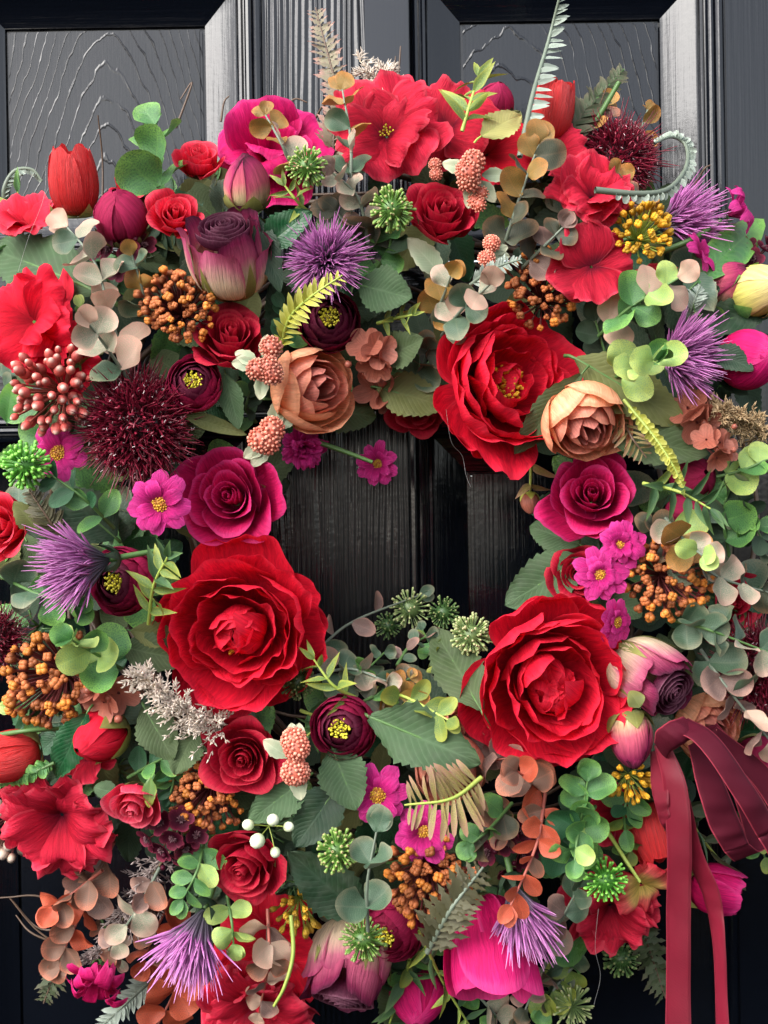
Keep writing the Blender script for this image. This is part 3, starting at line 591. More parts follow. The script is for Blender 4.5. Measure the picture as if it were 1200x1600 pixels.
# ---------------------------------------------------------------- leaves, sprigs, ferns
def leafframe(p, d, n):
    """matrix with +Y along d, +Z as near n as possible"""
    y = Vector(d).normalized(); n = Vector(n); z = (n - y * n.dot(y))
    z = z.normalized() if z.length > 1e-6 else y.orthogonal().normalized()
    x = y.cross(z); m = Matrix((x, y, z)).transposed().to_4x4(); m.translation = p; return m
_lm = {}
def leaf_mesh(mat, L, W, rng, teeth=0, fold=.25, curl=.12, cupv=0.0, base=.12, peak=.45, tip=1.7, wave=.05, tw=0.0, nu=9, nv=None, lobe=0, thick=True, toothd=.10):
    nv = nv or (4 * teeth + 3 if teeth else 11)
    t = np.linspace(0, 1, nv); u = np.linspace(-1, 1, nu); T, U = np.meshgrid(t, u, indexing='ij')
    if teeth: Sg = T; w = outline(Sg, base, peak, tip) * W
    else:
        U = np.sin(U * np.pi / 2) * .6 + U * .4; Sg = T * rim_of(U, peak, tip); w = (base + (1 - base) * np.sin(np.clip(Sg / peak, 0, 1) * np.pi / 2)) * W
    if teeth:
        saw = ((Sg * teeth) % 1.0); w = w * (1 - toothd * saw * (np.abs(U) > .99) * 1.0 - toothd * .4 * saw * (np.abs(U) > .7))
    if lobe: w = w * (1 - .16 * np.abs(np.sin(Sg * lobe * 3.1416)) ** .5 * np.abs(U) ** 2)
    ph = rng.random() * 6.28
    x = w * U; y = L * Sg - (0 if not cupv else 0)
    z = fold * np.abs(x) * (1 - .3 * Sg) - curl * L * Sg ** 2 + wave * W * np.sin(Sg * 9 + ph) * U * np.abs(U) + cupv * (x * x) / max(W, 1e-6) + cupv * .6 * L * (Sg - .5) ** 2
    z = z + .035 * W * np.abs(np.sin((Sg - .28 * np.abs(U)) * 22)) * (1 if teeth else .0)
    z = z - .05 * W * np.exp(-(U / .12) ** 2) * (1 - Sg) + .05 * W * np.sin(U * 5 + Sg * 7 + ph) * Sg
    a = tw * Sg; x, z = x * np.cos(a) - z * np.sin(a), x * np.sin(a) + z * np.cos(a)
    mb = MB(); V = np.stack([x, y, z], -1); mb.grid(V, np.stack([U * .5 + .5, T], -1))
    return mb.mesh('leaf', mat)
def leaf_part(root, name, kind, L, W, rng, **kw):
    return obj(name, leaf_mesh(LM(kind), L, W, rng, **kw), root)
EUC = {}
def euc_mesh(kind, v, shape):
    k = (kind, v, shape)
    if k not in EUC:
        rng = random.Random(v * 7 + 1)
        if shape == 'round': EUC[k] = leaf_mesh(LM(kind), 1, .50, rng, fold=.08, curl=rng.uniform(-.12, .30), cupv=rng.uniform(-.1, .55), base=.16, peak=rng.uniform(.46, .6), tip=rng.uniform(1.8, 2.3), wave=rng.uniform(.05, .2), tw=rng.uniform(-.4, .4), nu=11, nv=11)
        elif shape == 'oval': EUC[k] = leaf_mesh(LM(kind), 1, .36, rng, fold=.12, curl=rng.uniform(.05, .2), cupv=.2, base=.12, peak=.5, tip=1.9, wave=.05, nu=9, nv=11)
        elif shape == 'lance': EUC[k] = leaf_mesh(LM(kind), 1, .15, rng, fold=.5, curl=rng.uniform(.1, .35), base=.25, peak=.35, tip=1.25, wave=.1, nu=5, nv=9)
        elif shape == 'fern': EUC[k] = leaf_mesh(LM(kind), 1, .17, rng, fold=.3, curl=.15, base=.5, peak=.35, tip=1.6, nu=5, nv=7)
        elif shape == 'fernT': EUC[k] = leaf_mesh(LM(kind), 1, .24, rng, fold=.2, curl=.12, base=.6, peak=.3, tip=1.3, teeth=3, nu=5, toothd=.45)
        elif shape == 'paddle': EUC[k] = leaf_mesh(LM(kind), 1, .085, rng, fold=.35, curl=.25, base=.35, peak=.66, tip=1.8, nu=5, nv=9)
        elif shape == 'bead': EUC[k] = leaf_mesh(LM(kind), 1, .42, rng, fold=.0, curl=.35, cupv=.5, base=.5, peak=.6, tip=2.4, nu=7, nv=7)
    return EUC[k]
FRONT = Vector((0, -1, 0.15))
def sprig(name, label, pts, kind='sage', shape='round', size=40, pairs=6, stem='grey', cat='foliage', group=None, seed=0, spread=1.0, tipleaf=True, kinds=None, taper=.75, alt=False, face=.75, start=.12, sr=.0009, open_=.85, nstem=18):
    """pts: [(px, py, d)] base to tip; leaves in pairs, each a child"""
    rng = random.Random(hash_(label) + seed)
    W = [P(*p) for p in pts]; path = smooth_path(W, nstem); o = W[0]
    root = thing(name, label, cat, o, None, group)
    mb = MB(); tube_pts(mb, [p - o for p in path], sr * 1.25, sr * .6, 6); obj('stem', mb.mesh('stem', SM(stem)), root)
    dm = sum(p[2] for p in pts) / len(pts)
    for i in range(pairs):
        t = start + (1 - start) * (i + .3) / pairs; f = t * (len(path) - 1); j = min(int(f), len(path) - 2)
        p = path[j].lerp(path[j + 1], f - j); T = (path[j + 1] - path[j]).normalized()
        side = T.cross(FRONT).normalized(); up = side.cross(T).normalized()
        if up.dot(FRONT) < 0: up = -up
        rot = rng.uniform(-.5, .5) + (i % 2) * 1.0 * spread * (1 if not alt else 0)
        for sgn in ((-1, 1) if not alt else ((-1) ** i,)):
            a = rot; sd = (side * math.cos(a) + up * math.sin(a)) * sgn
            if sd.dot(FRONT) < -.45: sd = (sd + FRONT * .6).normalized()
            d = (sd * open_ + T * rng.uniform(.25, .7)).normalized()
            nrm = (FRONT * face + T * rng.uniform(.0, .6) + Vector([rng.uniform(-.6, .6) for _ in range(3)]))
            L = S(size, dm) * (1 - (1 - taper) * t) * rng.uniform(.82, 1.12)
            kd = rng.choice(kinds) if kinds and rng.random() < .75 else (kinds[min(len(kinds) - 1, int(t * len(kinds)))] if kinds else kind)
            m = leafframe(p - o, d, nrm) @ Matrix.Diagonal((L, L, L, 1))
            obj('leaf', euc_mesh(kd, rng.randrange(7), shape), root, None, m @ Matrix.Diagonal((rng.uniform(.8, 1.12), 1, 1, 1)))
    if tipleaf:
        T = (path[-1] - path[-3]).normalized(); kd = kinds[-1] if kinds else kind
        for q in range(2):
            d = (T + Vector([rng.uniform(-.6, .6), rng.uniform(-.5, 0), rng.uniform(-.6, .6)])).normalized(); L = S(size, dm) * taper * rng.uniform(.7, .95)
            obj('leaf', euc_mesh(kd, rng.randrange(5), shape), root, None, leafframe(path[-1] - o, d, FRONT) @ Matrix.Diagonal((L, L, L, 1)))
    return root
def hash_(s):
    h = 7
    for c in s: h = (h * 31 + ord(c)) % 1000003
    return h
def fern(name, label, pts, kind='fern_y', shape='fern', size=24, n=16, stem='lime', group=None, sr=.0008, taper=.35, ang=.9, sides=(-1, 1), cat='fern', root_t=.08, nst=24, dense=1, upn=None):
    rng = random.Random(hash_(label)); W = [P(*p) for p in pts]; path = smooth_path(W, nst); o = W[0]
    root = thing(name, label, cat, o, None, group); dm = sum(p[2] for p in pts) / len(pts)
    mb = MB(); tube_pts(mb, [p - o for p in path], sr * 1.3, sr * .5, 6); obj('rachis', mb.mesh('rachis', SM(stem)), root)
    for i in range(n):
        t = root_t + (1 - root_t) * i / n; f = t * (len(path) - 1); j = min(int(f), len(path) - 2); p = path[j].lerp(path[j + 1], f - j)
        T = (path[j + 1] - path[j]).normalized(); side = T.cross(FRONT).normalized()
        sz = S(size, dm) * (taper + (1 - taper) * math.sin(math.pi * min(1, (t * .75 + .25)) ** 1.1) ** .8) * rng.uniform(.92, 1.08)
        for sg in sides:
            an = ang + rng.uniform(-.18, .18); d = side * sg * math.sin(an) + T * math.cos(an) + Vector((0, -.15 + rng.uniform(-.28, .28), 0))
            obj('leaflet', euc_mesh(kind, i % 3, shape), root, None, leafframe(p - o, d, FRONT + T * .3 + Vector([rng.uniform(-.4, .4) for _ in range(3)])) @ Matrix.Diagonal((sz * rng.uniform(.8, 1.15), sz * rng.uniform(.8, 1.1), sz, 1)))
    return root
def leaf(name, label, base, tip, width, kind='cloth', teeth=10, fold=.22, curl=.12, nrm=None, cat='leaf', group=None, tip_=1.5, peak=.42, lobe=0, wave=.12, base_=.12, tw=0.0, cupv=0.0, stalk=True):
    """one broad leaf; base/tip = (px, py, d), width in photo pixels"""
    rng = random.Random(hash_(label)); a, b = P(*base), P(*tip); L = (b - a).length; W = S(width, (base[2] + tip[2]) / 2) / 2
    root = thing(name, label, cat, a, None, group)
    m = leafframe((0, 0, 0), b - a, Vector(nrm) if nrm else FRONT)
    o = obj('blade', leaf_mesh(LM(kind), L * 1.02, W, rng, teeth=teeth, fold=fold, curl=curl, tip=tip_, peak=peak, lobe=lobe, wave=wave, base=base_, tw=tw, cupv=cupv), root, None, m)
    mb = MB(); z0 = m.to_3x3() @ Vector((0, 0, -1)); d = (b - a).normalized()
    pts = [d * (-.10 * L) + z0 * .09 * L, Vector((0, 0, 0)) + z0 * .0006, d * L * .5 + z0 * (.0006 + curl * L * .25), d * L * .9 + z0 * (.0008 + curl * L * .81)]
    tube_pts(mb, smooth_path(pts, 10), W * .07, W * .02, 5); obj('midrib', mb.mesh('midrib', SM('green' if kind != 'cloth_lime' else 'lime')), root)
    return root
def pampas(name, label, pts, size=40, n=420, cat='grass plume', col=((.44, .35, .27), (.76, .68, .59)), group=None, tuft=1.0):
    rng = random.Random(hash_(label)); W = [P(*p) for p in pts]; path = smooth_path(W, 16); o = W[0]; root = thing(name, label, cat, o, None, group)
    dm = pts[0][2]; mb = MB(); ms = MB(); tube_pts(ms, [p - o for p in path], .0007, .0004, 5)
    for i in range(n // 14):
        t = rng.uniform(.08, 1); f = t * 15; j = min(int(f), 14); p = path[j].lerp(path[j + 1], f - j) - o; T = (path[j + 1] - path[j]).normalized()
        d = (Vector([rng.gauss(0, 1), rng.gauss(-.3, .8), rng.gauss(0, 1)]).normalized() + T * 1.0).normalized(); L = S(size, dm) * rng.uniform(.5, 1.1) * (1 - .4 * t)
        e = p + d * L + Vector((0, 0, -.15 * L)); br = smooth_path([p, p.lerp(e, .5) + Vector((0, 0, .08 * L)), e], 6); tube_pts(mb, br, .00022, .00014, 3)
        for k in range(14):
            q = br[min(5, int(k / 14 * 6))].lerp(br[min(5, int(k / 14 * 6) + 1)], rng.random()); g = (d + Vector([rng.uniform(-.9, .9) for _ in range(3)])).normalized(); l = S(11, dm) * rng.uniform(.6, 1.2) * tuft
            tube_pts(mb, [q, q + g * l * .45, q + g * l], [.0002, .00055, .0001], None, 3)
    obj('rachis', ms.mesh('rachis', SM('straw')), root)
    obj('spikelets', mb.mesh('spikelets', grad_mat('pampas_' + ('%d' % int(col[0][0] * 100)), [(0, col[0]), (1, col[1])], .8, .2, amt=.4)), root, 'stuff')
    return root
def wire(name, label, pts, r=.0006, mat='brown', cat='twig', n=24, group=None):
    W = [P(*p) for p in pts]; o = W[0]; mb = MB(); tube_pts(mb, [p - o for p in smooth_path(W, n)], r, r * .7, 5)
    ob = obj(name, mb.mesh(name, SM(mat) if mat in STEMS else mat), None); ob.location = o; ob['label'] = label; ob['category'] = cat
    if group: ob['group'] = group
    if label in LABELS: print('DUP LABEL', label)
    LABELS[label] = ob
    return ob
def F(fn, name, label, cat, px, py, r, axis=None, roll=None, d=None, lift=0.0, group=None, **kw):
    """place a flower: px, py, r in photo pixels; axis = (right, up) tilt against 'towards the viewer'"""
    rng = random.Random(hash_(label)); d = (ringd(px, py) if d is None else d) + lift
    ax = ringaxis(px, py) if axis is None else axis
    A = Vector((ax[0], -1, ax[1])) if len(ax) == 2 else Vector(ax)
    root = thing(name, label, cat, P(px, py, d), axmat(A, rng.random() * 6.28 if roll is None else roll), group)
    fn(root, S(r, d), rng, **kw); return root
# ---------------------------------------------------------------- the door
def paint_mat(name, mode):
    m, nt, out = newmat(name); tc = nt.nodes.new('ShaderNodeTexCoord'); sx = nt.nodes.new('ShaderNodeSeparateXYZ'); nt.links.new(tc.outputs['Object'], sx.inputs[0])
    x, z = sx.outputs[0], sx.outputs[2]
    def noise(scx, scz, sc=1.0, det=3, rough=.5):
        mp = nt.nodes.new('ShaderNodeMapping'); mp.inputs['Scale'].default_value = (scx, 1, scz); nt.links.new(tc.outputs['Object'], mp.inputs[0])
        n = nt.nodes.new('ShaderNodeTexNoise'); n.inputs['Scale'].default_value = sc; n.inputs['Detail'].default_value = det; n.inputs['Roughness'].default_value = rough
        nt.links.new(mp.outputs[0], n.inputs['Vector']); return n.outputs[0]
    orange = noise(260, 260, 1, 2)            # brush-on gloss texture
    if mode == 'flat':
        h = math_(nt, 'MULTIPLY', noise(500, 14, 1, 3), .5); h = math_(nt, 'MULTIPLY_ADD', orange, .25); nt.links.new(noise(420, 9, 1, 4), h.node.inputs[2]); bs, bd = .35, .0011
    elif mode == 'cross':
        h = math_(nt, 'MULTIPLY_ADD', orange, .3); nt.links.new(noise(9, 420, 1, 4), h.node.inputs[2]); bs, bd = .35, .0011
    elif mode == 'ridge':
        wob = math_(nt, 'MULTIPLY', noise(55, 5, 1, 2), 16.0)
        ph = math_(nt, 'MULTIPLY_ADD', x, 6.283 / .0038); nt.links.new(wob, ph.node.inputs[2])
        rd = math_(nt, 'SINE', ph); rd = math_(nt, 'MULTIPLY', math_(nt, 'ADD', rd, 1.0), math_(nt, 'ADD', noise(90, 6, 1, 2), .1))
        h = math_(nt, 'MULTIPLY_ADD', orange, .20); nt.links.new(rd, h.node.inputs[2]); bs, bd = .8, .0009
    else:
        xc, pit, k = mode
        dx = math_(nt, 'ABSOLUTE', math_(nt, 'SUBTRACT', x, xc)); f = math_(nt, 'MULTIPLY', math_(nt, 'POWER', dx, 1.5), k); f = math_(nt, 'ADD', f, z)
        f = math_(nt, 'ADD', f, math_(nt, 'MULTIPLY', noise(16, 11, 1, 3), .075)); f = math_(nt, 'ADD', f, math_(nt, 'MULTIPLY', noise(190, 70, 1, 2), .007))
        a = math_(nt, 'FRACT', math_(nt, 'MULTIPLY', f, 1 / pit))
        rid = ramp(nt, a, [(0.0, (0, 0, 0)), (.42, (.03, .03, .03)), (.50, (1, 1, 1)), (.58, (.05, .05, .05)), (1.0, (0, 0, 0))], 'EASE')
        sw = math_(nt, 'MULTIPLY', rid, ramp(nt, noise(45, 26, 1, 3), [(.34, (.06,) * 3), (.66, (1,) * 3)])); fine = math_(nt, 'MULTIPLY', noise(800, 45, 1, 4), .13)
        h = math_(nt, 'MULTIPLY_ADD', orange, .10); nt.links.new(math_(nt, 'ADD', sw, fine), h.node.inputs[2]); bs, bd = .7, .0009
    dust = noise(900, 900, 1, 2); rgh = ramp(nt, noise(20, 20, 1, 4), [(.3, (.06,) * 3), (.75, (.12,) * 3)])
    col = ramp(nt, dust, [(.0, (.0020, .0030, .0056)), (.76, (.0026, .0036, .0064)), (.86, (.035, .036, .038))])
    finish(nt, out, col, rgh, h, bs, bd, 0, .45, .35)
    return m
DOOR = thing('front_door', 'black gloss painted panelled front door behind the wreath', 'door', (0, 0, ZC), Matrix.Rotation(math.radians(-0.9), 4, 'Y'))
PM = {k: paint_mat('black_paint_' + k, v) for k, v in dict(flat='flat', cross='cross', ridge='ridge', grain_a=(-.172, .0185, 9.0), grain_b=(.080, .021, 7.0)).items()}
def dpt(px, py, d): return ((px - 600) * PXM, -d, (800 - py) * PXM)
def slab(name, x0, y0, x1, y1, d0, d1, mat, bev=.0012):
    bm = bmesh.new(); a, b = dpt(x0, y1, d0), dpt(x1, y0, d1)
    V = [bm.verts.new((x, y, z)) for x in (a[0], b[0]) for y in (a[1], b[1]) for z in (a[2], b[2])]
    for f in ((0, 1, 3, 2), (4, 6, 7, 5), (0, 4, 5, 1), (2, 3, 7, 6), (0, 2, 6, 4), (1, 5, 7, 3)): bm.faces.new([V[i] for i in f])
    bmesh.ops.recalc_face_normals(bm, faces=bm.faces)
    bmesh.ops.bevel(bm, geom=bm.edges[:], offset=bev, segments=2, affect='EDGES')
    me = bpy.data.meshes.new(name); bm.to_mesh(me); bm.free(); me.materials.append(mat); return obj(name, me, DOOR)
MUL = (420, 640); RX = 1142; LX = -82; TOPY = (-68, 408); LOWY = (645, 2250)
slab('mullion', MUL[0], TOPY[0] - 3, MUL[1], TOPY[1] + 3, -.035, 0, PM['ridge']); slab('mullion', MUL[0], LOWY[0] - 3, MUL[1], LOWY[1] + 3, -.035, 0, PM['ridge'])
slab('stile', RX, -340, RX + 265, 2700, -.040, .0004, PM['flat']); slab('stile', LX - 265, -340, LX, 2700, -.040, .0004, PM['flat'])
slab('rail', LX, -340, RX, TOPY[0] - 3, -.035, 0, PM['cross']); slab('rail', LX, TOPY[1] + 3, RX, LOWY[0] - 3, -.035, 0, PM['cross']); slab('rail', LX, LOWY[1] + 3, RX, 2700, -.035, 0, PM['cross'])
PROF = [(-1, -.6), (0, .5), (3, 1.7), (8, 2.1), (12, .9), (14, -.8), (16, .6), (20, 1.4), (24, .8), (27, -1.6), (29, -1.9), (32, -.6), (36, -1.0), (39, -3.4), (42, -4.4), (90, -13.0), (92, -13.2), (93.5, -16.0), (98, -16.0), (99, -15.9)]
def moulding(x0, y0, x1, y1, pan):
    C = [(x0, y0, 1, 1), (x1, y0, -1, 1), (x1, y1, -1, -1), (x0, y1, 1, -1)]
    for i in range(4):
        a, b = C[i], C[(i + 1) % 4]; n = 24
        t = np.linspace(0, 1, n); V = np.zeros((len(PROF), n, 3)); UV = np.zeros((len(PROF), n, 2))
        for j, (o, dm) in enumerate(PROF):
            p0 = np.array(dpt(a[0] + a[2] * o, a[1] + a[3] * o, dm / 1000)); p1 = np.array(dpt(b[0] + b[2] * o, b[1] + b[3] * o, dm / 1000))
            V[j] = p0 + (p1 - p0) * t[:, None]
        # flip so that normals look out of the door
        mb = MB(); mb.grid(V[::-1], UV); me = mb.mesh('moulding', PM['cross' if i in (0, 2) else 'flat'], True)
        o = obj('moulding', me, DOOR)
        ang = me.attributes.new('sharp_edge', 'BOOLEAN', 'EDGE') if hasattr(me, 'attributes') else None
        try: me.set_sharp_from_angle(angle=math.radians(32))
        except Exception: pass
    slab('panel', x0 + 97, y0 + 97, x1 - 97, y1 - 97, -.032, -.0118, pan, .0016)
moulding(LX, TOPY[0], MUL[0], TOPY[1], PM['grain_a']); moulding(MUL[1], TOPY[0], RX, TOPY[1], PM['grain_b'])
moulding(LX, LOWY[0], MUL[0], LOWY[1], PM['flat']); moulding(MUL[1], LOWY[0], RX, LOWY[1], PM['flat'])
# the steel strap the wreath hangs from
HANG = thing('wreath_hanger', 'smooth black metal hanger strap running down the door above the wreath', 'hanger', P(603, -30, .002), Matrix.Rotation(math.radians(-0.9), 4, 'Y'))
def hanger_mat():
    m, nt, out = newmat('hanger_black'); tc = nt.nodes.new('ShaderNodeTexCoord'); mp = nt.nodes.new('ShaderNodeMapping'); mp.inputs['Rotation'].default_value = (0, .5, 0); mp.inputs['Scale'].default_value = (900, 1, 12); nt.links.new(tc.outputs['Object'], mp.inputs[0])
    n = nt.nodes.new('ShaderNodeTexNoise'); n.inputs['Scale'].default_value = 1; n.inputs['Detail'].default_value = 2; nt.links.new(mp.outputs[0], n.inputs['Vector'])
    col = ramp(nt, n.outputs[0], [(.0, (.013, .016, .022)), (.72, (.014, .017, .024)), (.78, (.07, .075, .085))])
    finish(nt, out, col, .28, n.outputs[0], .08, .0005, 0, .5); return m
def box_mb(x0, x1, y0, y1, z0, z1):
    bm = bmesh.new(); V = [bm.verts.new((x, y, z)) for x in (x0, x1) for y in (y0, y1) for z in (z0, z1)]
    for f in ((0, 1, 3, 2), (4, 6, 7, 5), (0, 4, 5, 1), (2, 3, 7, 6), (0, 2, 6, 4), (1, 5, 7, 3)): bm.faces.new([V[i] for i in f])
    bmesh.ops.recalc_face_normals(bm, faces=bm.faces); bmesh.ops.bevel(bm, geom=bm.edges[:], offset=.0005, segments=2, affect='EDGES'); return bm
HM = hanger_mat()
for nm, dims in (('strap', (-.0137, .0137, -.0052, -.0032, -.105, .125)), ('hook', (-.0137, .0137, -.030, -.0053, -.105, -.1025))):
    bm = box_mb(*dims); me = bpy.data.meshes.new(nm); bm.to_mesh(me); bm.free(); me.materials.append(HM); obj(nm, me, HANG)
# ---------------------------------------------------------------- wreath base of vine twigs
def wreath_base():
    rng = random.Random(5); root = thing('vine_wreath', 'ring of dark twisted vine twigs that carries the flowers', 'wreath', P(CX, CY, .03))
    o = P(CX, CY, .03)
    for i in range(64):
        a0 = rng.random() * 6.28; span = rng.uniform(.9, 1.8); r0 = rng.uniform(330, 560); w = rng.random() * 6.28; pts = []
        for k in range(12):
            a = a0 + span * k / 11; r = r0 + 26 * math.sin(a * 5 + w); d = .030 + .020 * math.sin(a * 6 + w * 2) + (rng.random() - .5) * .004
            pts.append(P(CX + r * math.cos(a), CY - r * math.sin(a), d) - o)
        mb = MB(); tube_pts(mb, smooth_path(pts, 22), rng.uniform(.0014, .0026), .0009, 6); obj('twig', mb.mesh('twig', SM('brown')), root)
    for pts in ([(120, 1420, .02), (60, 1400, .02), (15, 1402, .02), (-30, 1405, .02)], [(110, 1450, .03), (60, 1450, .025), (15, 1402, .02)], [(130, 1500, .03), (60, 1455, .03), (15, 1403, .03)],
                [(105, 1480, .03), (50, 1458, .03), (25, 1430, .02)], [(345, 190, .03), (350, 160, .03), (358, 150, .03)], [(440, 175, .03), (460, 155, .03), (480, 160, .03)], [(490, 190, .03), (505, 165, .04), (515, 160, .04)],
                [(160, 330, .04), (160, 250, .04), (153, 180, .05)], [(180, 310, .04), (185, 260, .05)], [(1080, 300, .05), (1100, 265, .06), (1110, 258, .06)], [(620, 140, .05), (624, 100, .05), (626, 72, .05)], [(617, 140, .05), (617, 105, .05), (618, 88, .05)],
                [(870, 250, .05), (920, 200, .06), (948, 137, .07)], [(275, 200, .04), (300, 130, .04), (282, 155, .04)]):
        mb = MB(); tube_pts(mb, smooth_path([P(*p) - o for p in pts], 12), .0008, .0004, 5); obj('twig', mb.mesh('twig', SM('brown')), root)
wreath_base()

G_ = 'flowers of the wreath'
# ---------------------------------------------------------------- big heads
F(peony, 'peony', 'large red peony left of the hole, inner petals folded shut', 'peony', 374, 984, 116, (-.02, -.05), .4, lift=.016, n_in=12, stam=True, deep=1.3)
F(peony, 'peony', 'large red peony above the hole with gold stamens', 'peony', 792, 600, 105, (.42, .12), 1.0, lift=.012, n_in=5)
F(peony, 'peony', 'large red peony at the lower right of the hole', 'peony', 862, 1068, 120, (.12, -.12), 2.2, lift=.014, n_in=14, deep=1.3, stam=False)
F(ruffle_flower, 'peony', 'magenta peony seen from the side near the top left', 'peony', 420, 245, 92, (.05, .6), .9, d=.070, mat='hot', n=5, layers=3, ruf=.07, cup=.4, stam=False, hw=.72, teeth=0)
F(bell, 'pink_flower', 'hot pink flower with one broad petal hanging at the bottom', 'flower', 752, 1400, 68, (.28, -1.9), 0.0, d=.094, L=2.2)
# roses
F(rose, 'rose', 'magenta rose on the left above the folded red peony', 'rose', 362, 778, 88, (-.12, .12), .5, lift=.016, mats=('mag', 'mag'), openness=1.35)
F(rose, 'rose', 'magenta rose on the right under the peach ranunculus', 'rose', 925, 775, 82, (-.15, .25), 1.5, lift=.004, mats=('mag', 'mag'), openness=1.1)
F(rose, 'rose', 'deep red rose beside pink beads below the pampas tuft', 'rose', 380, 1183, 72, (-.05, -.05), .2, lift=.012)
F(rose, 'rose', 'deep red rose beside white berries facing down left', 'rose', 385, 1350, 72, (-.35, -.35), 2.2, lift=.012, openness=.8)
F(rose, 'rose', 'deep red rose under the two-tone dried rose', 'rose', 362, 528, 68, (.15, .62), 1.9, lift=.006, openness=.7)
F(rose, 'rose', 'bright red rose left of the two-tone dried rose', 'rose', 273, 337, 49, (.22, .35), .9, lift=.006, mats=('coral', 'coral'), n=12, openness=.8)
F(rose, 'rose', 'bright red rose beside fat green leaves at the top', 'rose', 310, 250, 48, (.05, .9), 2.9, lift=.0, mats=('coral', 'coral'), n=11, openness=.9)
F(rose, 'rose', 'deep red rose right of the green pompom', 'rose', 692, 335, 66, (.2, .55), .4, lift=.010, openness=.7)
F(rose, 'rose', 'small pinkish red rose hanging over dark plum blossoms', 'rose', 210, 1256, 54, (-.12, -.65), .7, lift=.030, mats=('pinkred', 'pinkred'), n=11, openness=.6)
F(rose, 'rose', 'bright red rose cut off by the left edge', 'rose', 2, 822, 62, (-.25, .15), .7, lift=.012, mats=('coral', 'coral'), n=13)
F(rose, 'rose', 'bright red rose behind yellow-green leaves on the right', 'rose', 1035, 440, 48, (.25, .9), .2, d=.088, mats=('coral', 'coral'), n=10, openness=.6)
F(rose, 'rose', 'dark red rose half hidden behind the pink daisy trio', 'rose', 905, 898, 52, (-.25, .1), 1.2, lift=-.004)
F(rose, 'rose', 'red rose peeping out behind the small maroon bud', 'rose', 207, 288, 38, (-.1, .6), 1.2, d=.058, mats=('coral', 'coral'), n=10)
F(rose, 'rose', 'dark red rose deep behind the eucalyptus on the right', 'rose', 1140, 945, 62, (.2, .1), 1.2, d=.062)
F(rose, 'rose', 'dark red rose in shadow below the copper petals', 'rose', 655, 640, 48, (.1, -.3), 1.2, d=.060)
# two-tone dried roses and buds
F(dried_rose, 'dried_rose', 'two-tone dried rose with plum whorl and cream base', 'rose', 350, 355, 54, (-.10, 1.15), .4, lift=.026, L=2.2)
F(dried_rose, 'dried_rose', 'two-tone dried rose facing down right above the ribbon', 'rose', 1052, 1080, 48, (.75, -.55), 1.1, lift=.026, L=2.5)
F(dried_rose, 'dried_rose', 'two-tone dried rose hanging head down at the bottom', 'rose', 535, 1562, 56, (-.35, -1.7), 2.1, d=.090, L=2.2)
F(bud, 'dried_bud', 'cream and pink pointed bud between magenta peony and plum rose', 'bud', 385, 292, 36, (.05, 2.2), .7, lift=.012, mat='dried_b', green='sepal', L=1.45, gl=.7)
F(bud, 'dried_bud', 'cream and purple bud hanging beside the lower right peony', 'bud', 985, 1148, 36, (.15, -2.4), .2, lift=.012, mat='dried_b', green='sepal', L=1.5, gl=.9)
F(bud, 'dried_bud', 'yellow and green bud at the right edge', 'bud', 1185, 455, 42, (.6, .3), .2, lift=.015, mat='yellowbud', green='jade', L=1.2, gl=1.1)
F(bud, 'dried_bud', 'cream and pink bud behind the yellow-green one', 'bud', 1140, 445, 34, (.6, .6), .9, lift=.0, mat='dried_b', green='sepal', L=1.3)
# ranunculus
F(ranunculus, 'ranunculus', 'small maroon ranunculus above the burgundy scabious', 'ranunculus', 303, 600, 47, (.06, .22), .4, lift=.014)
F(ranunculus, 'ranunculus', 'dark maroon ranunculus under the purple thistle', 'ranunculus', 513, 500, 53, (.12, .10), 1.4, lift=.002, cols=('burg', 'burg', 'ranm'))
F(ranunculus, 'ranunculus', 'maroon ranunculus with bright yellow eye below the hole', 'ranunculus', 536, 1136, 54, (-.2, .0), 2.4, lift=.012)
F(ranunculus, 'ranunculus', 'maroon ranunculus half covered by a purple thistle', 'ranunculus', 190, 908, 56, (-.42, -.05), .9, lift=.002)
F(ranunculus, 'ranunculus', 'magenta ranunculus behind the grey pompom at the bottom', 'ranunculus', 607, 1450, 60, (-.35, -.35), 1.1, lift=-.004, cols=('ranm', 'rano', 'rano'), eye=True)
F(pointed_ran, 'peach_ranunculus', 'peach ranunculus above the hole beside pink beads', 'ranunculus', 492, 606, 70, (.75, -.05), .3, lift=.018)
F(pointed_ran, 'peach_ranunculus', 'peach ranunculus at the right above the magenta rose', 'ranunculus', 915, 662, 68, (.22, -.8), .9, lift=.018)
F(pointed_ran, 'peach_ranunculus', 'dusty peach ranunculus under the big grey-green leaf', 'ranunculus', 700, 1205, 58, (-.05, -.5), 1.9, lift=-.002, cols=('peach_i', 'peach_i', 'peach_m'))
F(pointed_ran, 'peach_ranunculus', 'pale peach ranunculus behind the ribbon knot', 'ranunculus', 1108, 1135, 56, (.3, -.2), .2, lift=-.004)
F(pointed_ran, 'peach_ranunculus', 'peach ranunculus petals showing over the big grey-green leaf', 'ranunculus', 700, 1140, 46, (.5, .2), 2.2, d=.104)
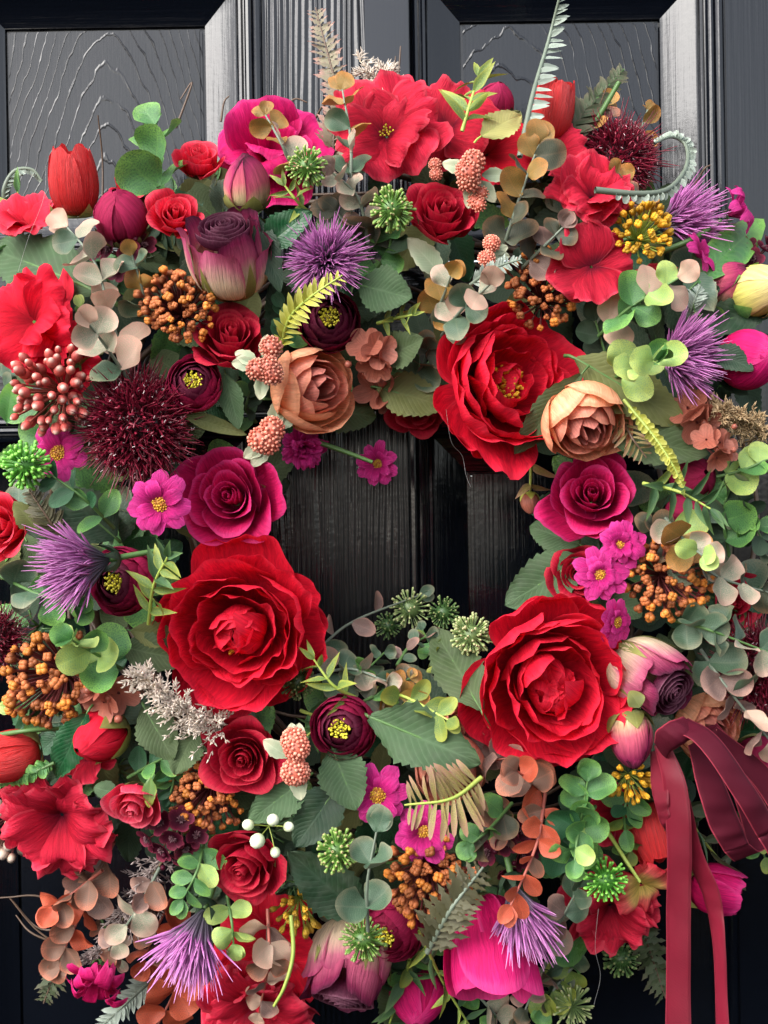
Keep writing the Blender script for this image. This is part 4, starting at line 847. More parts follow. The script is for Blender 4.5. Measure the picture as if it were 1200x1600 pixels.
# buds
F(bud, 'ranunculus_bud', 'round maroon bud with fringed green collar, upper left', 'bud', 188, 335, 43, (-.12, 1.1), .4, lift=.012, mat='rano', green='cloth_olive', fringe=True, gl=.42)
F(bud, 'ranunculus_bud', 'round maroon bud in a dark green cup at the top', 'bud', 775, 158, 30, (.35, 1.6), .2, d=.075, mat='rano', green='cloth_dark', gl=.95)
F(bud, 'ranunculus_bud', 'round hot pink bud at the right edge', 'bud', 1172, 562, 48, (.45, .15), .9, lift=.012, mat='hot', green='cloth_dark', gl=.5, L=1.1)
F(bud, 'ranunculus_bud', 'magenta bud behind narrow green leaves on the right', 'bud', 1085, 745, 36, (.3, .2), .4, lift=-.008, mat='rano')
F(bud, 'ranunculus_bud', 'magenta bud in shadow above the eucalyptus cluster', 'bud', 1075, 800, 33, (.3, -.2), 1.4, lift=-.012, mat='rano')
F(bud, 'ranunculus_bud', 'red rosebud wrapped in green sepals, lower left', 'bud', 155, 1150, 42, (-.9, -.55), 1.9, lift=.004, mat='red', green='sepal', gl=1.3, L=1.1)
F(bud, 'ranunculus_bud', 'magenta bud beneath narrow leaves at the bottom', 'bud', 652, 1560, 44, (-.1, -.9), .5, d=.050, mat='hot')
F(bud, 'ranunculus_bud', 'magenta bud at the right edge beside the ribbon', 'bud', 1190, 1195, 42, (.4, -.2), .4, lift=-.004, mat='rano', green='cloth_lime')
F(tulip, 'pink_tulip', 'pink closed flower pointing right behind the ribbon tail', 'tulip', 1080, 1378, 40, (2.6, -.6), .2, d=.070, L=2.0, mat='hot')
# tulips
F(tulip, 'tulip', 'red tulip standing upright at the upper left', 'tulip', 120, 338, 39, (-.08, 3.4), .3, lift=.012, L=2.75)
F(tulip, 'tulip', 'red tulip standing behind the grey fern at the top', 'tulip', 852, 222, 36, (.5, 2.8), .9, d=.078, L=2.6)
F(tulip, 'tulip', 'red tulip lying sideways at the lower left edge', 'tulip', 62, 1168, 40, (-3, -.7), .4, lift=.006, L=2.4)
F(tulip, 'tulip', 'red tulip hanging behind the ribbon', 'tulip', 1005, 1255, 40, (.7, -2.6), .4, d=.080, L=2.4)
# ruffled red blossoms
F(ruffle_flower, 'geranium', 'ruffled red blossom with yellow eye at the very top', 'blossom', 603, 208, 88, (-.05, .25), .35, d=.098, n=4, layers=2, ruf=.26, hw=.80)
F(ruffle_flower, 'geranium', 'ruffled red blossom beside the narrow-leaf sprig at the top', 'blossom', 700, 200, 84, (.05, .3), 1.2, d=.086, n=4, ruf=.25, stam=False)
F(ruffle_flower, 'geranium', 'ruffled red blossom under the pale lime leaf', 'blossom', 762, 238, 72, (.1, .2), 1.2, d=.078, n=4, ruf=.2, stam=False, mat='red')
F(ruffle_flower, 'geranium', 'ruffled red blossom beside yellow berries, upper of two', 'blossom', 925, 305, 64, (.1, .3), 1.8, lift=.022, n=5, layers=2, ruf=.3, stam=False)
F(ruffle_flower, 'geranium', 'ruffled red blossom with dark centre, lower of two', 'blossom', 925, 415, 62, (.05, .1), .3, lift=.018, n=4, ruf=.26, stam=False)
F(ruffle_flower, 'geranium', 'small ruffled red blossom below the grey fern', 'blossom', 872, 232, 46, (.1, .4), 1.8, d=.088, n=4, ruf=.25, stam=False)
F(ruffle_flower, 'geranium', 'ruffled red blossom at the left edge', 'blossom', 50, 500, 82, (-.1, .15), .2, lift=.022, n=5, layers=2, ruf=.28, stam=False, mat='red')
F(ruffle_flower, 'geranium', 'ruffled red petals behind the frosted berries', 'blossom', 105, 560, 56, (-.1, -.1), .2, lift=.004, n=5, ruf=.25, stam=False, mat='red')
F(ruffle_flower, 'geranium', 'ruffled red blossom hanging over the rusty leaves', 'blossom', 92, 1280, 94, (-.25, -.5), .4, d=.085, n=5, layers=2, ruf=.26, stam=False)
F(ruffle_flower, 'geranium', 'frilled red blossom under the sideways tulip', 'blossom', 135, 1185, 42, (-.3, -.1), .4, lift=-.006, n=5, ruf=.3, stam=False)
F(ruffle_flower, 'geranium', 'ruffled red blossom at the bottom behind coral leaves', 'blossom', 400, 1575, 96, (.0, -.5), .4, d=.068, n=5, layers=2, ruf=.26, stam=False)
F(ruffle_flower, 'geranium', 'red blossom right of the hanging purple thistle', 'blossom', 425, 1490, 80, (-.1, -.25), 1.4, d=.074, n=5, ruf=.2, stam=False, mat='red')
F(ruffle_flower, 'geranium', 'frilled red blossom beneath the bright green pompom', 'blossom', 955, 1420, 72, (.05, -.45), .4, d=.072, n=6, layers=2, ruf=.3, stam=False)
F(ruffle_flower, 'geranium', 'frilled red and yellow blossom beside the ribbon', 'blossom', 1003, 1385, 50, (.15, -.6), .9, d=.090, n=5, ruf=.3, stam=False, mat='bicolor')
F(ruffle_flower, 'geranium', 'red blossom above the bright green pompom', 'blossom', 965, 1270, 52, (.1, -.1), .9, lift=-.022, n=5, ruf=.3, stam=False)
F(ruffle_flower, 'geranium', 'red cloth blossom behind the upright tulip', 'blossom', 42, 350, 58, (-.2, 1.2), .9, d=.072, n=5, layers=2, ruf=.15, stam=False, mat='coral')
F(ruffle_flower, 'carnation', 'small frilled pink carnation beside the pink beads', 'carnation', 473, 697, 36, (.2, -.3), .9, lift=.012, n=7, layers=4, ruf=.35, stam=False, mat='cerise', cup=.5, hw=.4)
# daisies
for lb, x, y, r, ax, lf, kw in [
    ('pink daisy with yellow eye left of the magenta rose', 250, 788, 54, (.05, -.05), .026, {}),
    ('pink daisy behind the bright green pompom on the left', 92, 708, 50, (-.1, .1), .006, {}),
    ('pink daisy left of the bronze fern', 590, 1243, 52, (.0, .1), .006, {}),
    ('lone pink daisy hanging into the hole', 592, 725, 37, (-.45, .05), .010, dict(layers=2)),
    ('pink daisy at the front of the trio by the hole', 937, 898, 46, (.05, .05), .022, dict(layers=3)),
    ('pink daisy topmost of the trio by the hole', 968, 853, 42, (.1, .2), .016, dict(layers=3)),
    ('pink daisy lowest of the trio by the hole', 962, 972, 42, (.9, -.1), .022, dict(layers=3)),
    ('pink daisy seen from behind, pointing to the upper right', 1140, 335, 42, (1.5, .8), .012, dict(layers=1, cup=.5, eye=False)),
    ('pink daisy seen from behind above the light green leaf', 1090, 398, 38, (1.2, .5), .008, dict(layers=1, cup=.5, eye=False)),
    ('magenta daisy hanging face down at the lower left', 155, 1512, 54, (-.1, -1.1), .02, dict(mat='hot', cup=.45, layers=2, eye=False)),
    ('pink daisy under the bronze fern', 662, 1300, 50, (-.1, .15), .002, {})]:
    F(daisy, 'daisy', lb, 'daisy', x, y, r, ax, None, lift=lf, **kw)
# thistles
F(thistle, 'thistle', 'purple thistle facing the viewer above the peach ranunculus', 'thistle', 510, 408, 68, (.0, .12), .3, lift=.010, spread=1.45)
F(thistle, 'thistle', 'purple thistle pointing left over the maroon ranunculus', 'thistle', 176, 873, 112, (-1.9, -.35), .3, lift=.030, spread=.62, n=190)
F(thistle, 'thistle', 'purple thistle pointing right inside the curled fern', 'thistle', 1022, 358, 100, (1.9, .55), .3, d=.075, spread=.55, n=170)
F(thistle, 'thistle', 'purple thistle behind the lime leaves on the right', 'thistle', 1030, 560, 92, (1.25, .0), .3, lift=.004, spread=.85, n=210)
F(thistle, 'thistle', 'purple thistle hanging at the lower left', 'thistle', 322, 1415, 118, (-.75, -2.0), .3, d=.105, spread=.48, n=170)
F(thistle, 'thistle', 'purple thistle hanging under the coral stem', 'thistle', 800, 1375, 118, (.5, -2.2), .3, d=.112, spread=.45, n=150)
# scabious
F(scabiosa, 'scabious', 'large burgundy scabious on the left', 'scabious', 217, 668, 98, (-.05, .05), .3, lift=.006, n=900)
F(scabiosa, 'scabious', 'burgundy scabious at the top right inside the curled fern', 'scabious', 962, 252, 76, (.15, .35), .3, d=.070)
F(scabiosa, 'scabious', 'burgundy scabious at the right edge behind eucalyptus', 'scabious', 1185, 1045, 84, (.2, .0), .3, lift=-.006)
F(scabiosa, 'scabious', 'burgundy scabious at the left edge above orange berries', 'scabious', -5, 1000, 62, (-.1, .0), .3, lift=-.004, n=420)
# berries
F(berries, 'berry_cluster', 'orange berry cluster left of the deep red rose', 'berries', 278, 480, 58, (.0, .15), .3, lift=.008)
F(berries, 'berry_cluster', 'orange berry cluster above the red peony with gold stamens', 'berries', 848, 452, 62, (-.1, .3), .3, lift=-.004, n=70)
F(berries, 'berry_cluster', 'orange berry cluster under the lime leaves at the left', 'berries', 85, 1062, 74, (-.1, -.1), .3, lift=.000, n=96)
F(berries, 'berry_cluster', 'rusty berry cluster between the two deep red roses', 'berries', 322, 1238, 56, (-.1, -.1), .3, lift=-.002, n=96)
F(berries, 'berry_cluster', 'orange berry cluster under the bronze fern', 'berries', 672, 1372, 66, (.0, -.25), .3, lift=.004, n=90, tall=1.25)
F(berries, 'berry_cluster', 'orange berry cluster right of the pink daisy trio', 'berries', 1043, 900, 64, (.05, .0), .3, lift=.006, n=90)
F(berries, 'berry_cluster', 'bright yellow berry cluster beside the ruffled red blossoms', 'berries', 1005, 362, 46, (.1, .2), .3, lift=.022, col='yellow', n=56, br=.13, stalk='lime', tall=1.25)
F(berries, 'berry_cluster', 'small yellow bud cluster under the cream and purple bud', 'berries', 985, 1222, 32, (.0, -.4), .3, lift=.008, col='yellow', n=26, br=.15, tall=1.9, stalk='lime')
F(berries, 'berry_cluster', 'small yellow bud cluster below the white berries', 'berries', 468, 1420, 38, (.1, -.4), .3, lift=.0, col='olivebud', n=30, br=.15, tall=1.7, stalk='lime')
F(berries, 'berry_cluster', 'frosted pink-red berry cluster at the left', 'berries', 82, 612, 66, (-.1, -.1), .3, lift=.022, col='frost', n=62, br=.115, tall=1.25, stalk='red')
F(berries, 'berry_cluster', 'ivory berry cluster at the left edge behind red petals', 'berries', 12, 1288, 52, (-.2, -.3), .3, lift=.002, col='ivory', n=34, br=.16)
F(berries, 'berry_cluster', 'few round white berries beside the deep red rose', 'berries', 418, 1302, 34, (.0, -.2), .3, lift=.028, col='white', n=5, br=.30, stalk='lime', squash=.4, cmin=-.2, jit=.05)
# pink bead clusters
for lb, x, y, r, lf, kw in [('pink bead cluster left of the peach ranunculus, upper one', 412, 570, 33, .030, dict(squash=1.3)), ('pink bead cluster below the peach ranunculus', 428, 680, 37, .028, dict(squash=1.4)),
    ('pink bead cluster above the deep red rose, large one', 742, 268, 34, .028, {}), ('tiny pink bead cluster beside the ruffled red petals', 683, 262, 19, .022, dict(lobes=2, leaves=False, n=80)),
    ('tiny pink bead cluster right of the deep red rose', 750, 316, 22, .020, dict(lobes=3, n=90, leaves=False)), ('pink bead cluster over the red peony', 758, 396, 25, .024, dict(lobes=2, n=120)),
    ('pink bead cluster with pale leaves right of the deep red rose', 460, 1192, 38, .034, dict(squash=1.4, n=240))]:
    F(rice_flower, 'bead_flower', lb, 'bead flower', x, y, r, (.0, .1), None, lift=lf, **kw)
# pompoms
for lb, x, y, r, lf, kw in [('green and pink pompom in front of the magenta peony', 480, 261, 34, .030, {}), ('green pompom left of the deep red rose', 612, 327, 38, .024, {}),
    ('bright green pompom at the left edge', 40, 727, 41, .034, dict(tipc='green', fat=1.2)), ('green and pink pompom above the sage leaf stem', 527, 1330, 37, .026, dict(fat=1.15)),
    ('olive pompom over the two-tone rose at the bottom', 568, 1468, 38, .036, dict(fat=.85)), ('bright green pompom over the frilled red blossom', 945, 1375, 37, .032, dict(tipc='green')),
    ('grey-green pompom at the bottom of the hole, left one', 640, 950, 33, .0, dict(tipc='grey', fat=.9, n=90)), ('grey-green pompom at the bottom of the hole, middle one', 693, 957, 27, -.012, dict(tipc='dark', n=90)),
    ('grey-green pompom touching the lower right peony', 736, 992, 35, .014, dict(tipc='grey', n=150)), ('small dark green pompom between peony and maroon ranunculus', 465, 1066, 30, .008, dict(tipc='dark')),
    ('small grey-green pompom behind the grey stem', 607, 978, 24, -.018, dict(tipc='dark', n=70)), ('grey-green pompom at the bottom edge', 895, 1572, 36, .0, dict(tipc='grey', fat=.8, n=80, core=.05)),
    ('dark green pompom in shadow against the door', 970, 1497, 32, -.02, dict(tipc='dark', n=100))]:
    F(pompom, 'pompom_flower', lb, 'pompom flower', x, y, r, None, None, lift=lf, **kw)
# small dark blossoms, copper rosettes
def cluster(name, label, cat, px, py, r, n, fr, mat, d=None, lift=0.0, fk=None, eye=True, petals=5):
    rng = random.Random(hash_(label)); d = (ringd(px, py) if d is None else d) + lift
    root = thing(name, label, cat, P(px, py, d), axmat((ringaxis(px, py)[0], -1, ringaxis(px, py)[1])))
    R = S(r, d); fr = S(fr, d); mb = MB()
    for i in range(n):
        f = fib(n, i, .1, 1); p = Vector((f[0] * R, f[1] * R, f[2] * R * .6))
        A = axmat((f[0] * .8 + rng.uniform(-.3, .3), f[1] * .8 + rng.uniform(-.3, .3), .8)); A.translation = p
        hb = MB()
        for k in range(petals):
            V, UV = petal_grid([(.05 * fr, -.1 * fr), (.5 * fr, -.05 * fr), (.85 * fr, .15 * fr), (fr, .3 * fr)], fr * .48, k * 6.283 / petals + rng.uniform(-.1, .1), rng, rc=fr * .7, ruf=.08, base=.3, peak=.62, tip=2.6, nu=7, nv=7); hb.grid(V, UV)
        hd = obj('floret', hb.mesh('floret', M_petal(mat)), root, None, A)
        if eye:
            eb = MB(); spikes(eb, [fib(26, q, .2, 1) for q in range(26)], 0, [fr * .35] * 26, fr * .05, rng, .2, 3); obj('floret_eye', eb.mesh('floret_eye', grad_mat('plum_eye', [(0, (.02, .003, .008)), (1, (.22, .10, .12))], .5)), hd)
        tube_pts(mb, smooth_path([(0, 0, -R), tuple(p * .5 + Vector((0, 0, -.4 * R))), tuple(p)], 6), fr * .08, fr * .06, 5)
        if rng.random() < .7:
            q = p + Vector((rng.uniform(-1, 1), rng.uniform(-1, 1), .3)) * fr; V, Fc = ICO1; b = MB(); b.raw(V * fr * .22 + np.array(q), Fc); obj('bud', b.mesh('bud', M_petal(mat)), root)
    obj('stalks', mb.mesh('stalks', SM('wine')), root, 'stuff'); return root
cluster('plum_blossom_cluster', 'cluster of dark plum blossoms under the small pinkish rose', 'blossoms', 268, 1300, 42, 9, 21, 'plum', lift=.012)
cluster('plum_blossom_cluster', 'cluster of dark plum blossoms under the round maroon bud', 'blossoms', 188, 388, 44, 8, 20, 'plum', lift=-.004)
cluster('plum_blossom_cluster', 'dark plum blossoms behind the coral stem', 'blossoms', 790, 1318, 44, 7, 22, 'plum', lift=-.008)
cluster('plum_blossom_cluster', 'dark plum blossoms at the right edge', 'blossoms', 1185, 410, 36, 7, 18, 'plum', lift=-.004)
cluster('copper_rosette', 'glossy copper rosette right of the peach ranunculus', 'rosette', 585, 552, 22, 4, 30, 'copper', lift=.012, eye=False)
cluster('copper_rosette', 'glossy copper petals below the copper rosette', 'rosette', 592, 610, 14, 2, 36, 'copper', lift=.004, eye=False, petals=4)
cluster('copper_rosette', 'dusty copper blossom under the purple thistle on the right', 'rosette', 1085, 650, 22, 3, 36, 'copper', lift=.010, eye=False)
cluster('copper_rosette', 'dusty copper blossom beside the golden pampas', 'rosette', 1115, 700, 22, 4, 24, 'copper', lift=.022, eye=False)
cluster('copper_rosette', 'dusty copper leaves beside the pampas tuft on the left', 'rosette', 165, 1082, 24, 3, 34, 'copper', lift=.006, eye=False, petals=4)
# ---------------------------------------------------------------- eucalyptus and other sprigs
def E(label, pts, kinds, size=48, pairs=5, shape='round', stem='grey', lift=0.0, name='eucalyptus_sprig', **kw):
    q = []
    for p in pts:
        d = (ringd(p[0], p[1]) + (p[2] if len(p) > 2 else .012)) + lift; q.append((p[0], p[1], d))
    return sprig(name, label, q, kinds=kinds, size=size, pairs=pairs, shape=shape, stem=stem, **kw)
E('blush and sage eucalyptus sprig over the left cloth leaf', [(205, 600, .0), (172, 490, .02), (148, 410, .03), (105, 355, .034)], ('sage', 'sageblush', 'sageblush', 'blush'), 56, 5)
E('short blush eucalyptus tip beside the ruffled red blossom', [(205, 600, .01), (168, 545, .03), (138, 505, .05)], ('sage', 'sageblush', 'blush'), 54, 3)
E('amber-edged eucalyptus sprig below the round maroon bud', [(232, 510, .0), (222, 450, .014), (206, 398, .026)], ('sage', 'amber'), 42, 3)
E('fat bright green leaf sprig at the upper left', [(248, 320, .0), (243, 260, .012), (242, 195, .010)], ('jade',), 74, 3, stem='green', open_=.45)
E('amber eucalyptus tip over the magenta peony', [(462, 275, .01), (440, 225, .03), (415, 180, .03)], ('sageblush', 'amber', 'amber'), 44, 3)
E('amber eucalyptus stem left of the topmost red blossom', [(548, 300, .01), (548, 220, .02), (535, 140, .026)], ('sage', 'sageblush', 'amber'), 46, 4)
E('sage eucalyptus sprig beside the green and pink pompom', [(575, 380, .0), (560, 310, .012), (520, 270, .024)], ('sage', 'sageblush', 'mauve'), 44, 4)
E('dark round leaves above the purple thistle', [(585, 410, -.01), (555, 370, .0), (525, 330, .006)], ('olive', 'jade', 'olive'), 58, 3)
E('dark olive eucalyptus sprig right of the pink beads', [(780, 410, .0), (800, 345, .02), (822, 280, .03), (842, 225, .04)], ('olive', 'olive', 'sage', 'amber'), 58, 5, stem='grey')
E('dark olive eucalyptus tip beside the lower red blossom', [(815, 420, .0), (850, 385, .018), (880, 355, .024)], ('olive', 'mauve'), 46, 3)
E('amber leaves behind the top right scabious', [(895, 265, -.02), (922, 205, -.008), (945, 165, .0)], ('rust', 'amber'), 44, 3)
E('small amber leaf tip against the top right door panel', [(985, 250, -.02), (1000, 205, -.008), (1012, 172, -.005)], ('blush', 'amber'), 36, 2)
E('amber leaves in front of the top right scabious', [(985, 350, .0), (1000, 310, .012), (965, 270, .03)], ('amber', 'rust', 'amber'), 40, 3)
E('blush-edged eucalyptus sprig over the red peony', [(690, 525, .0), (718, 488, .024), (765, 445, .044)], ('sageblush', 'sage', 'blush'), 50, 4)
E('amber-edged leaf cluster left of the red peony', [(672, 500, -.004), (690, 470, .012), (705, 430, .026)], ('sage', 'sageblush', 'amber'), 50, 3)
E('green eucalyptus sprig with peach tip on the right', [(935, 525, .0), (985, 480, .02), (1060, 435, .036)], ('jade', 'jade', 'lime', 'blush'), 58, 5, stem='green')
E('lime rosette of round leaves over the purple thistle', [(960, 590, .008), (1000, 570, .03), (1030, 560, .052)], ('lime', 'lime', 'jade'), 62, 4, stem='green')
E('dark green round leaves left of the lime rosette', [(985, 610, -.016), (950, 560, -.004), (930, 500, .0)], ('jade', 'cloth_dark'), 52, 3, stem='green')
E('peach-edged leaf rosette right of the orange berries', [(1040, 810, .006), (1070, 845, .026), (1098, 868, .048)], ('sageblush', 'amber', 'lime'), 54, 4)
E('brown-edged round leaves above the orange berries', [(1070, 850, -.012), (1040, 835, .0), (1018, 825, .01)], ('olive',), 56, 1)
E('sage eucalyptus branch reaching the right edge', [(1050, 850, .0), (1120, 900, .014), (1215, 930, .02)], ('sage', 'olive', 'sageblush'), 48, 5)
E('grey eucalyptus branch over the right scabious', [(1055, 970, .0), (1110, 985, .022), (1215, 1025, .03)], ('sage', 'sage', 'sageblush'), 52, 5, stem='green')
E('mauve eucalyptus branch beside the facing dried rose', [(1095, 1015, .0), (1140, 1080, .022), (1205, 1160, .03)], ('sage', 'mauve', 'mauve', 'blush'), 56, 5)
E('blue-green eucalyptus at the left edge', [(0, 900, .0), (58, 928, .022), (120, 948, .02)], ('sage', 'jade'), 54, 4, stem='green')
E('glossy green leaf stem under the bright green pompom', [(178, 825, .0), (130, 778, .02), (70, 735, .026)], ('jade', 'glossy'), 46, 4, shape='oval', stem='green')
E('lime rosette of round leaves over the left orange berries', [(190, 1045, .004), (150, 1022, .028), (112, 1000, .05)], ('lime', 'lime', 'jade'), 62, 4, stem='green')
E('rusty eucalyptus branch hanging at the lower left', [(178, 1315, .0), (140, 1400, .016), (92, 1500, .01)], ('rust', 'mauve', 'tomato', 'rust'), 56, 6, stem='red')
E('coral eucalyptus tip at the lower left', [(160, 1360, .012), (115, 1395, .03), (85, 1418, .034)], ('rust', 'tomato'), 50, 3, stem='red')
E('mauve eucalyptus branch over the grey pampas', [(250, 1355, .0), (215, 1420, .026), (170, 1485, .03)], ('mauve', 'sageblush', 'rust'), 46, 5)
E('rusty round leaves behind the hanging thistle', [(270, 1400, -.012), (245, 1450, -.002), (225, 1500, .0)], ('rust', 'tomato'), 52, 3, stem='red')
E('shiny green leaf tip left of the deep red rose', [(320, 1310, .0), (308, 1360, .026), (285, 1405, .04)], ('jade', 'lime', 'jade'), 44, 4, stem='green', shape='oval')
E('pale green leaf tip over the hanging red blossom', [(355, 1400, .01), (362, 1440, .03), (365, 1475, .04)], ('rust', 'lime'), 44, 2, stem='green')
E('coral stem hanging over the bottom red blossom', [(418, 1420, .01), (420, 1500, .04), (405, 1582, .04)], ('mauve', 'rust', 'blush'), 46, 5, stem='red')
E('tomato red leaves at the bottom left', [(300, 1490, -.01), (275, 1545, .0), (245, 1605, .0)], ('tomato',), 62, 3, stem='red')
E('tomato red rosette of leaves below the lower right peony', [(850, 1240, .0), (830, 1222, .02), (808, 1205, .04)], ('tomato', 'tomato', 'rust'), 56, 3, stem='red')
E('coral stem hanging over the purple thistle', [(852, 1240, .01), (838, 1320, .03), (798, 1415, .056)], ('rust', 'tomato', 'tomato'), 46, 6, shape='oval', stem='red', taper=.9)
E('red-brown leaves above the tomato rosette', [(700, 1180, -.01), (750, 1190, .0), (790, 1185, .006)], ('rust', 'mauve'), 54, 3, stem='red')
E('glossy green leaves under the lower right peony', [(895, 1365, .0), (905, 1300, .02), (918, 1220, .02)], ('jade', 'glossy', 'jade'), 60, 5, stem='green')
E('yellow-green round leaves left of the bright green pompom', [(930, 1260, .01), (905, 1300, .03), (898, 1345, .042)], ('lime', 'jade'), 50, 3, stem='green')
E('greyish pink leaves beside the hanging purple thistle', [(845, 1485, .0), (875, 1440, .016), (905, 1385, .02)], ('mauve', 'sageblush', 'sage'), 50, 4)
E('grey vine with small leaves at the bottom of the hole', [(480, 1035, .0), (545, 975, .004), (655, 930, .0)], ('sage', 'mauve', 'sage'), 44, 5, shape='oval', alt=True)
E('sage eucalyptus sprig below the hole', [(480, 1060, .004), (545, 1045, .012), (605, 1065, .016)], ('sage', 'sageblush'), 46, 4)
E('olive leaves at the bottom edge beneath the pink petal', [(855, 1500, -.01), (835, 1545, .0), (815, 1590, .0)], ('mauve', 'bamboo', 'olive'), 46, 4)
E('sage leaves at the bottom edge under the pink flower', [(735, 1540, -.02), (760, 1570, -.01), (788, 1600, -.01)], ('jade', 'sageblush'), 42, 3)
E('dark green leaves beside the bronze fern', [(800, 1255, .0), (765, 1295, .02), (738, 1318, .024)], ('jade', 'olive', 'jade'), 46, 3, stem='green')
E('sage leaf stem rising between pompom and berries', [(575, 1455, .044), (574, 1380, .044), (588, 1300, .040)], ('sage', 'mauve', 'sage'), 62, 2)
E('green leaf stem at the right edge below the golden pampas', [(1120, 745, .0), (1160, 735, .01), (1205, 715, .02)], ('jade', 'lime'), 52, 3, stem='green')
E('dark green leaf stem behind the magenta buds', [(1140, 870, -.016), (1130, 800, -.006), (1150, 740, .0)], ('cloth_dark', 'jade', 'sage'), 56, 4, stem='green')
E('bright green leaf tip at the right edge below the ribbon', [(1150, 1270, .0), (1180, 1300, .0), (1195, 1340, .0)], ('jade', 'bamboo'), 44, 3, shape='oval', stem='green')
E('dark green round leaves at the left edge below the green leaf', [(20, 640, -.01), (10, 620, .0), (12, 590, .0)], ('jade', 'sage'), 44, 2, stem='green')
E('sage leaves beside the dark rose left of the peony', [(640, 590, -.004), (660, 570, .0), (668, 545, .0)], ('sage', 'olive'), 46, 3)
E('green leaf stem under the lower left rosebud', [(200, 1215, -.006), (235, 1195, .0), (265, 1180, .006)], ('glossy', 'jade'), 48, 3, shape='oval', stem='green')
E('dark green round leaves below the pink beads', [(590, 420, -.014), (610, 380, -.006), (600, 350, -.004)], ('jade', 'olive', 'cloth_dark'), 54, 4, stem='green')
E('olive leaves at the bottom edge beside the grey pompom', [(905, 1500, -.01), (870, 1540, -.004), (850, 1575, .0)], ('olive', 'bamboo', 'jade'), 44, 4)

# small fillers between the heads
for lb, pts, ks, sz, n, sh in [
    ('small sage leaves right of the small dark pompom', [(520, 1100, .0), (560, 1060, .008), (600, 1020, .006)], ('sage', 'jade', 'sage'), 34, 5, 'round'),
    ('small green leaves under the grey-green pompoms', [(700, 1060, -.01), (680, 1020, -.006), (660, 985, -.006)], ('jade', 'bamboo', 'sage'), 34, 5, 'oval'),
    ('grey leaves between the pompoms and the upright leaf', [(620, 1040, .0), (640, 1010, .0), (675, 990, -.004)], ('sage', 'mauve'), 32, 4, 'oval'),
    ('small olive leaves along the lower edge of the hole', [(560, 1100, .004), (600, 1080, .012), (640, 1060, .012)], ('olive', 'jade', 'amber'), 34, 5, 'round'),
    ('dark green leaves below the plum blossoms', [(300, 1300, -.01), (320, 1350, .0), (310, 1410, .0)], ('jade', 'cloth_dark', 'sage'), 42, 5, 'oval'),
    ('small leaves between the rusty berries and small rose', [(250, 1190, -.004), (270, 1215, .004), (265, 1245, .006)], ('jade', 'glossy'), 34, 4, 'oval'),
    ('deep green leaves right of the hanging two-tone rose', [(640, 1480, -.02), (640, 1520, -.012), (625, 1575, -.01)], ('jade', 'cloth_dark', 'bamboo'), 44, 5, 'oval'),
    ('deep green leaves under the frilled red blossom', [(900, 1440, -.02), (890, 1490, -.012), (865, 1530, -.01)], ('jade', 'cloth_dark', 'sage'), 46, 5, 'round'),
    ('olive leaves below the tomato rosette', [(760, 1240, -.008), (775, 1275, .0), (785, 1310, .0)], ('olive', 'jade', 'rust'), 40, 4, 'round'),
    ('green leaves left of the hot pink hanging flower', [(690, 1400, -.02), (685, 1440, -.012), (670, 1490, -.01)], ('jade', 'glossy', 'sage'), 42, 5, 'oval'),
    ('green leaves between ribbon and hanging tulip', [(985, 1230, -.006), (975, 1275, .0), (985, 1330, .0)], ('jade', 'glossy', 'bamboo'), 42, 5, 'oval'),
    ('dark leaves right of the yellow berry cluster', [(1060, 420, -.01), (1085, 455, .0), (1100, 500, .0)], ('jade', 'cloth_dark', 'sage'), 44, 5, 'oval'),
    ('dark leaves below the golden pampas', [(1130, 780, -.01), (1165, 800, -.004), (1195, 850, .0)], ('jade', 'cloth_dark', 'sage'), 46, 6, 'oval'),
    ('small jade leaves above the deep red rose', [(445, 540, -.004), (450, 520, .0), (440, 480, .0)], ('jade', 'glossy'), 36, 4, 'oval'),
    ('small dark leaves between the beads and peach ranunculus', [(400, 660, -.006), (385, 640, .0), (390, 610, .0)], ('jade', 'cloth_dark'), 36, 4, 'oval'),
    ('green leaves beside the sideways tulip', [(80, 1130, -.006), (55, 1120, .0), (20, 1110, .0)], ('jade', 'glossy', 'lime'), 40, 4, 'oval'),
    ('rusty leaf tip below the coral leaves', [(150, 1420, .0), (170, 1460, .01), (190, 1500, .01)], ('rust', 'mauve', 'sageblush'), 36, 4, 'oval'),
    ('small lime leaves right of the ruffled left blossom', [(130, 590, .0), (120, 540, .01), (125, 480, .01)], ('jade', 'lime'), 34, 4, 'oval')]:
    E(lb, pts, ks, sz, n, shape=sh, stem='green')
# narrow-leaved sprigs
B = dict(shape='lance', name='narrow_leaf_sprig', stem='lime', face=.5)
E('yellow-green narrow-leaf sprig at the top', [(722, 205, .02), (735, 160, .03), (748, 120, .03)], ('bamboo',), 62, 5, **B)
E('narrow-leaf sprig left of the folded red peony', [(232, 975, .01), (240, 915, .03), (262, 870, .044)], ('bamboo', 'bamboo', 'bamboodk'), 60, 6, **B)
E('narrow-leaf sprig above the peach-edged rosette', [(1005, 755, .01), (1060, 768, .026), (1110, 795, .034)], ('bamboo', 'bamboodk'), 64, 7, **B)
E('narrow-leaf sprig over the small dark pompom', [(555, 1090, .016), (520, 1070, .028), (490, 1030, .034)], ('bamboo', 'bamboo'), 56, 4, **B)
E('small lime sprig right of the dark maroon ranunculus', [(590, 505, .0), (620, 497, .01), (645, 492, .016)], ('bamboo',), 38, 4, **B)
E('dark narrow-leaf stem running down at the bottom', [(655, 1455, .026), (690, 1530, .03), (735, 1605, .03)], ('bamboodk', 'bamboo'), 58, 7, **B)
E('narrow-leaf stem at the bottom edge beside the dried rose', [(640, 1500, -.01), (625, 1550, .0), (605, 1610, .0)], ('bamboodk',), 60, 6, **B)
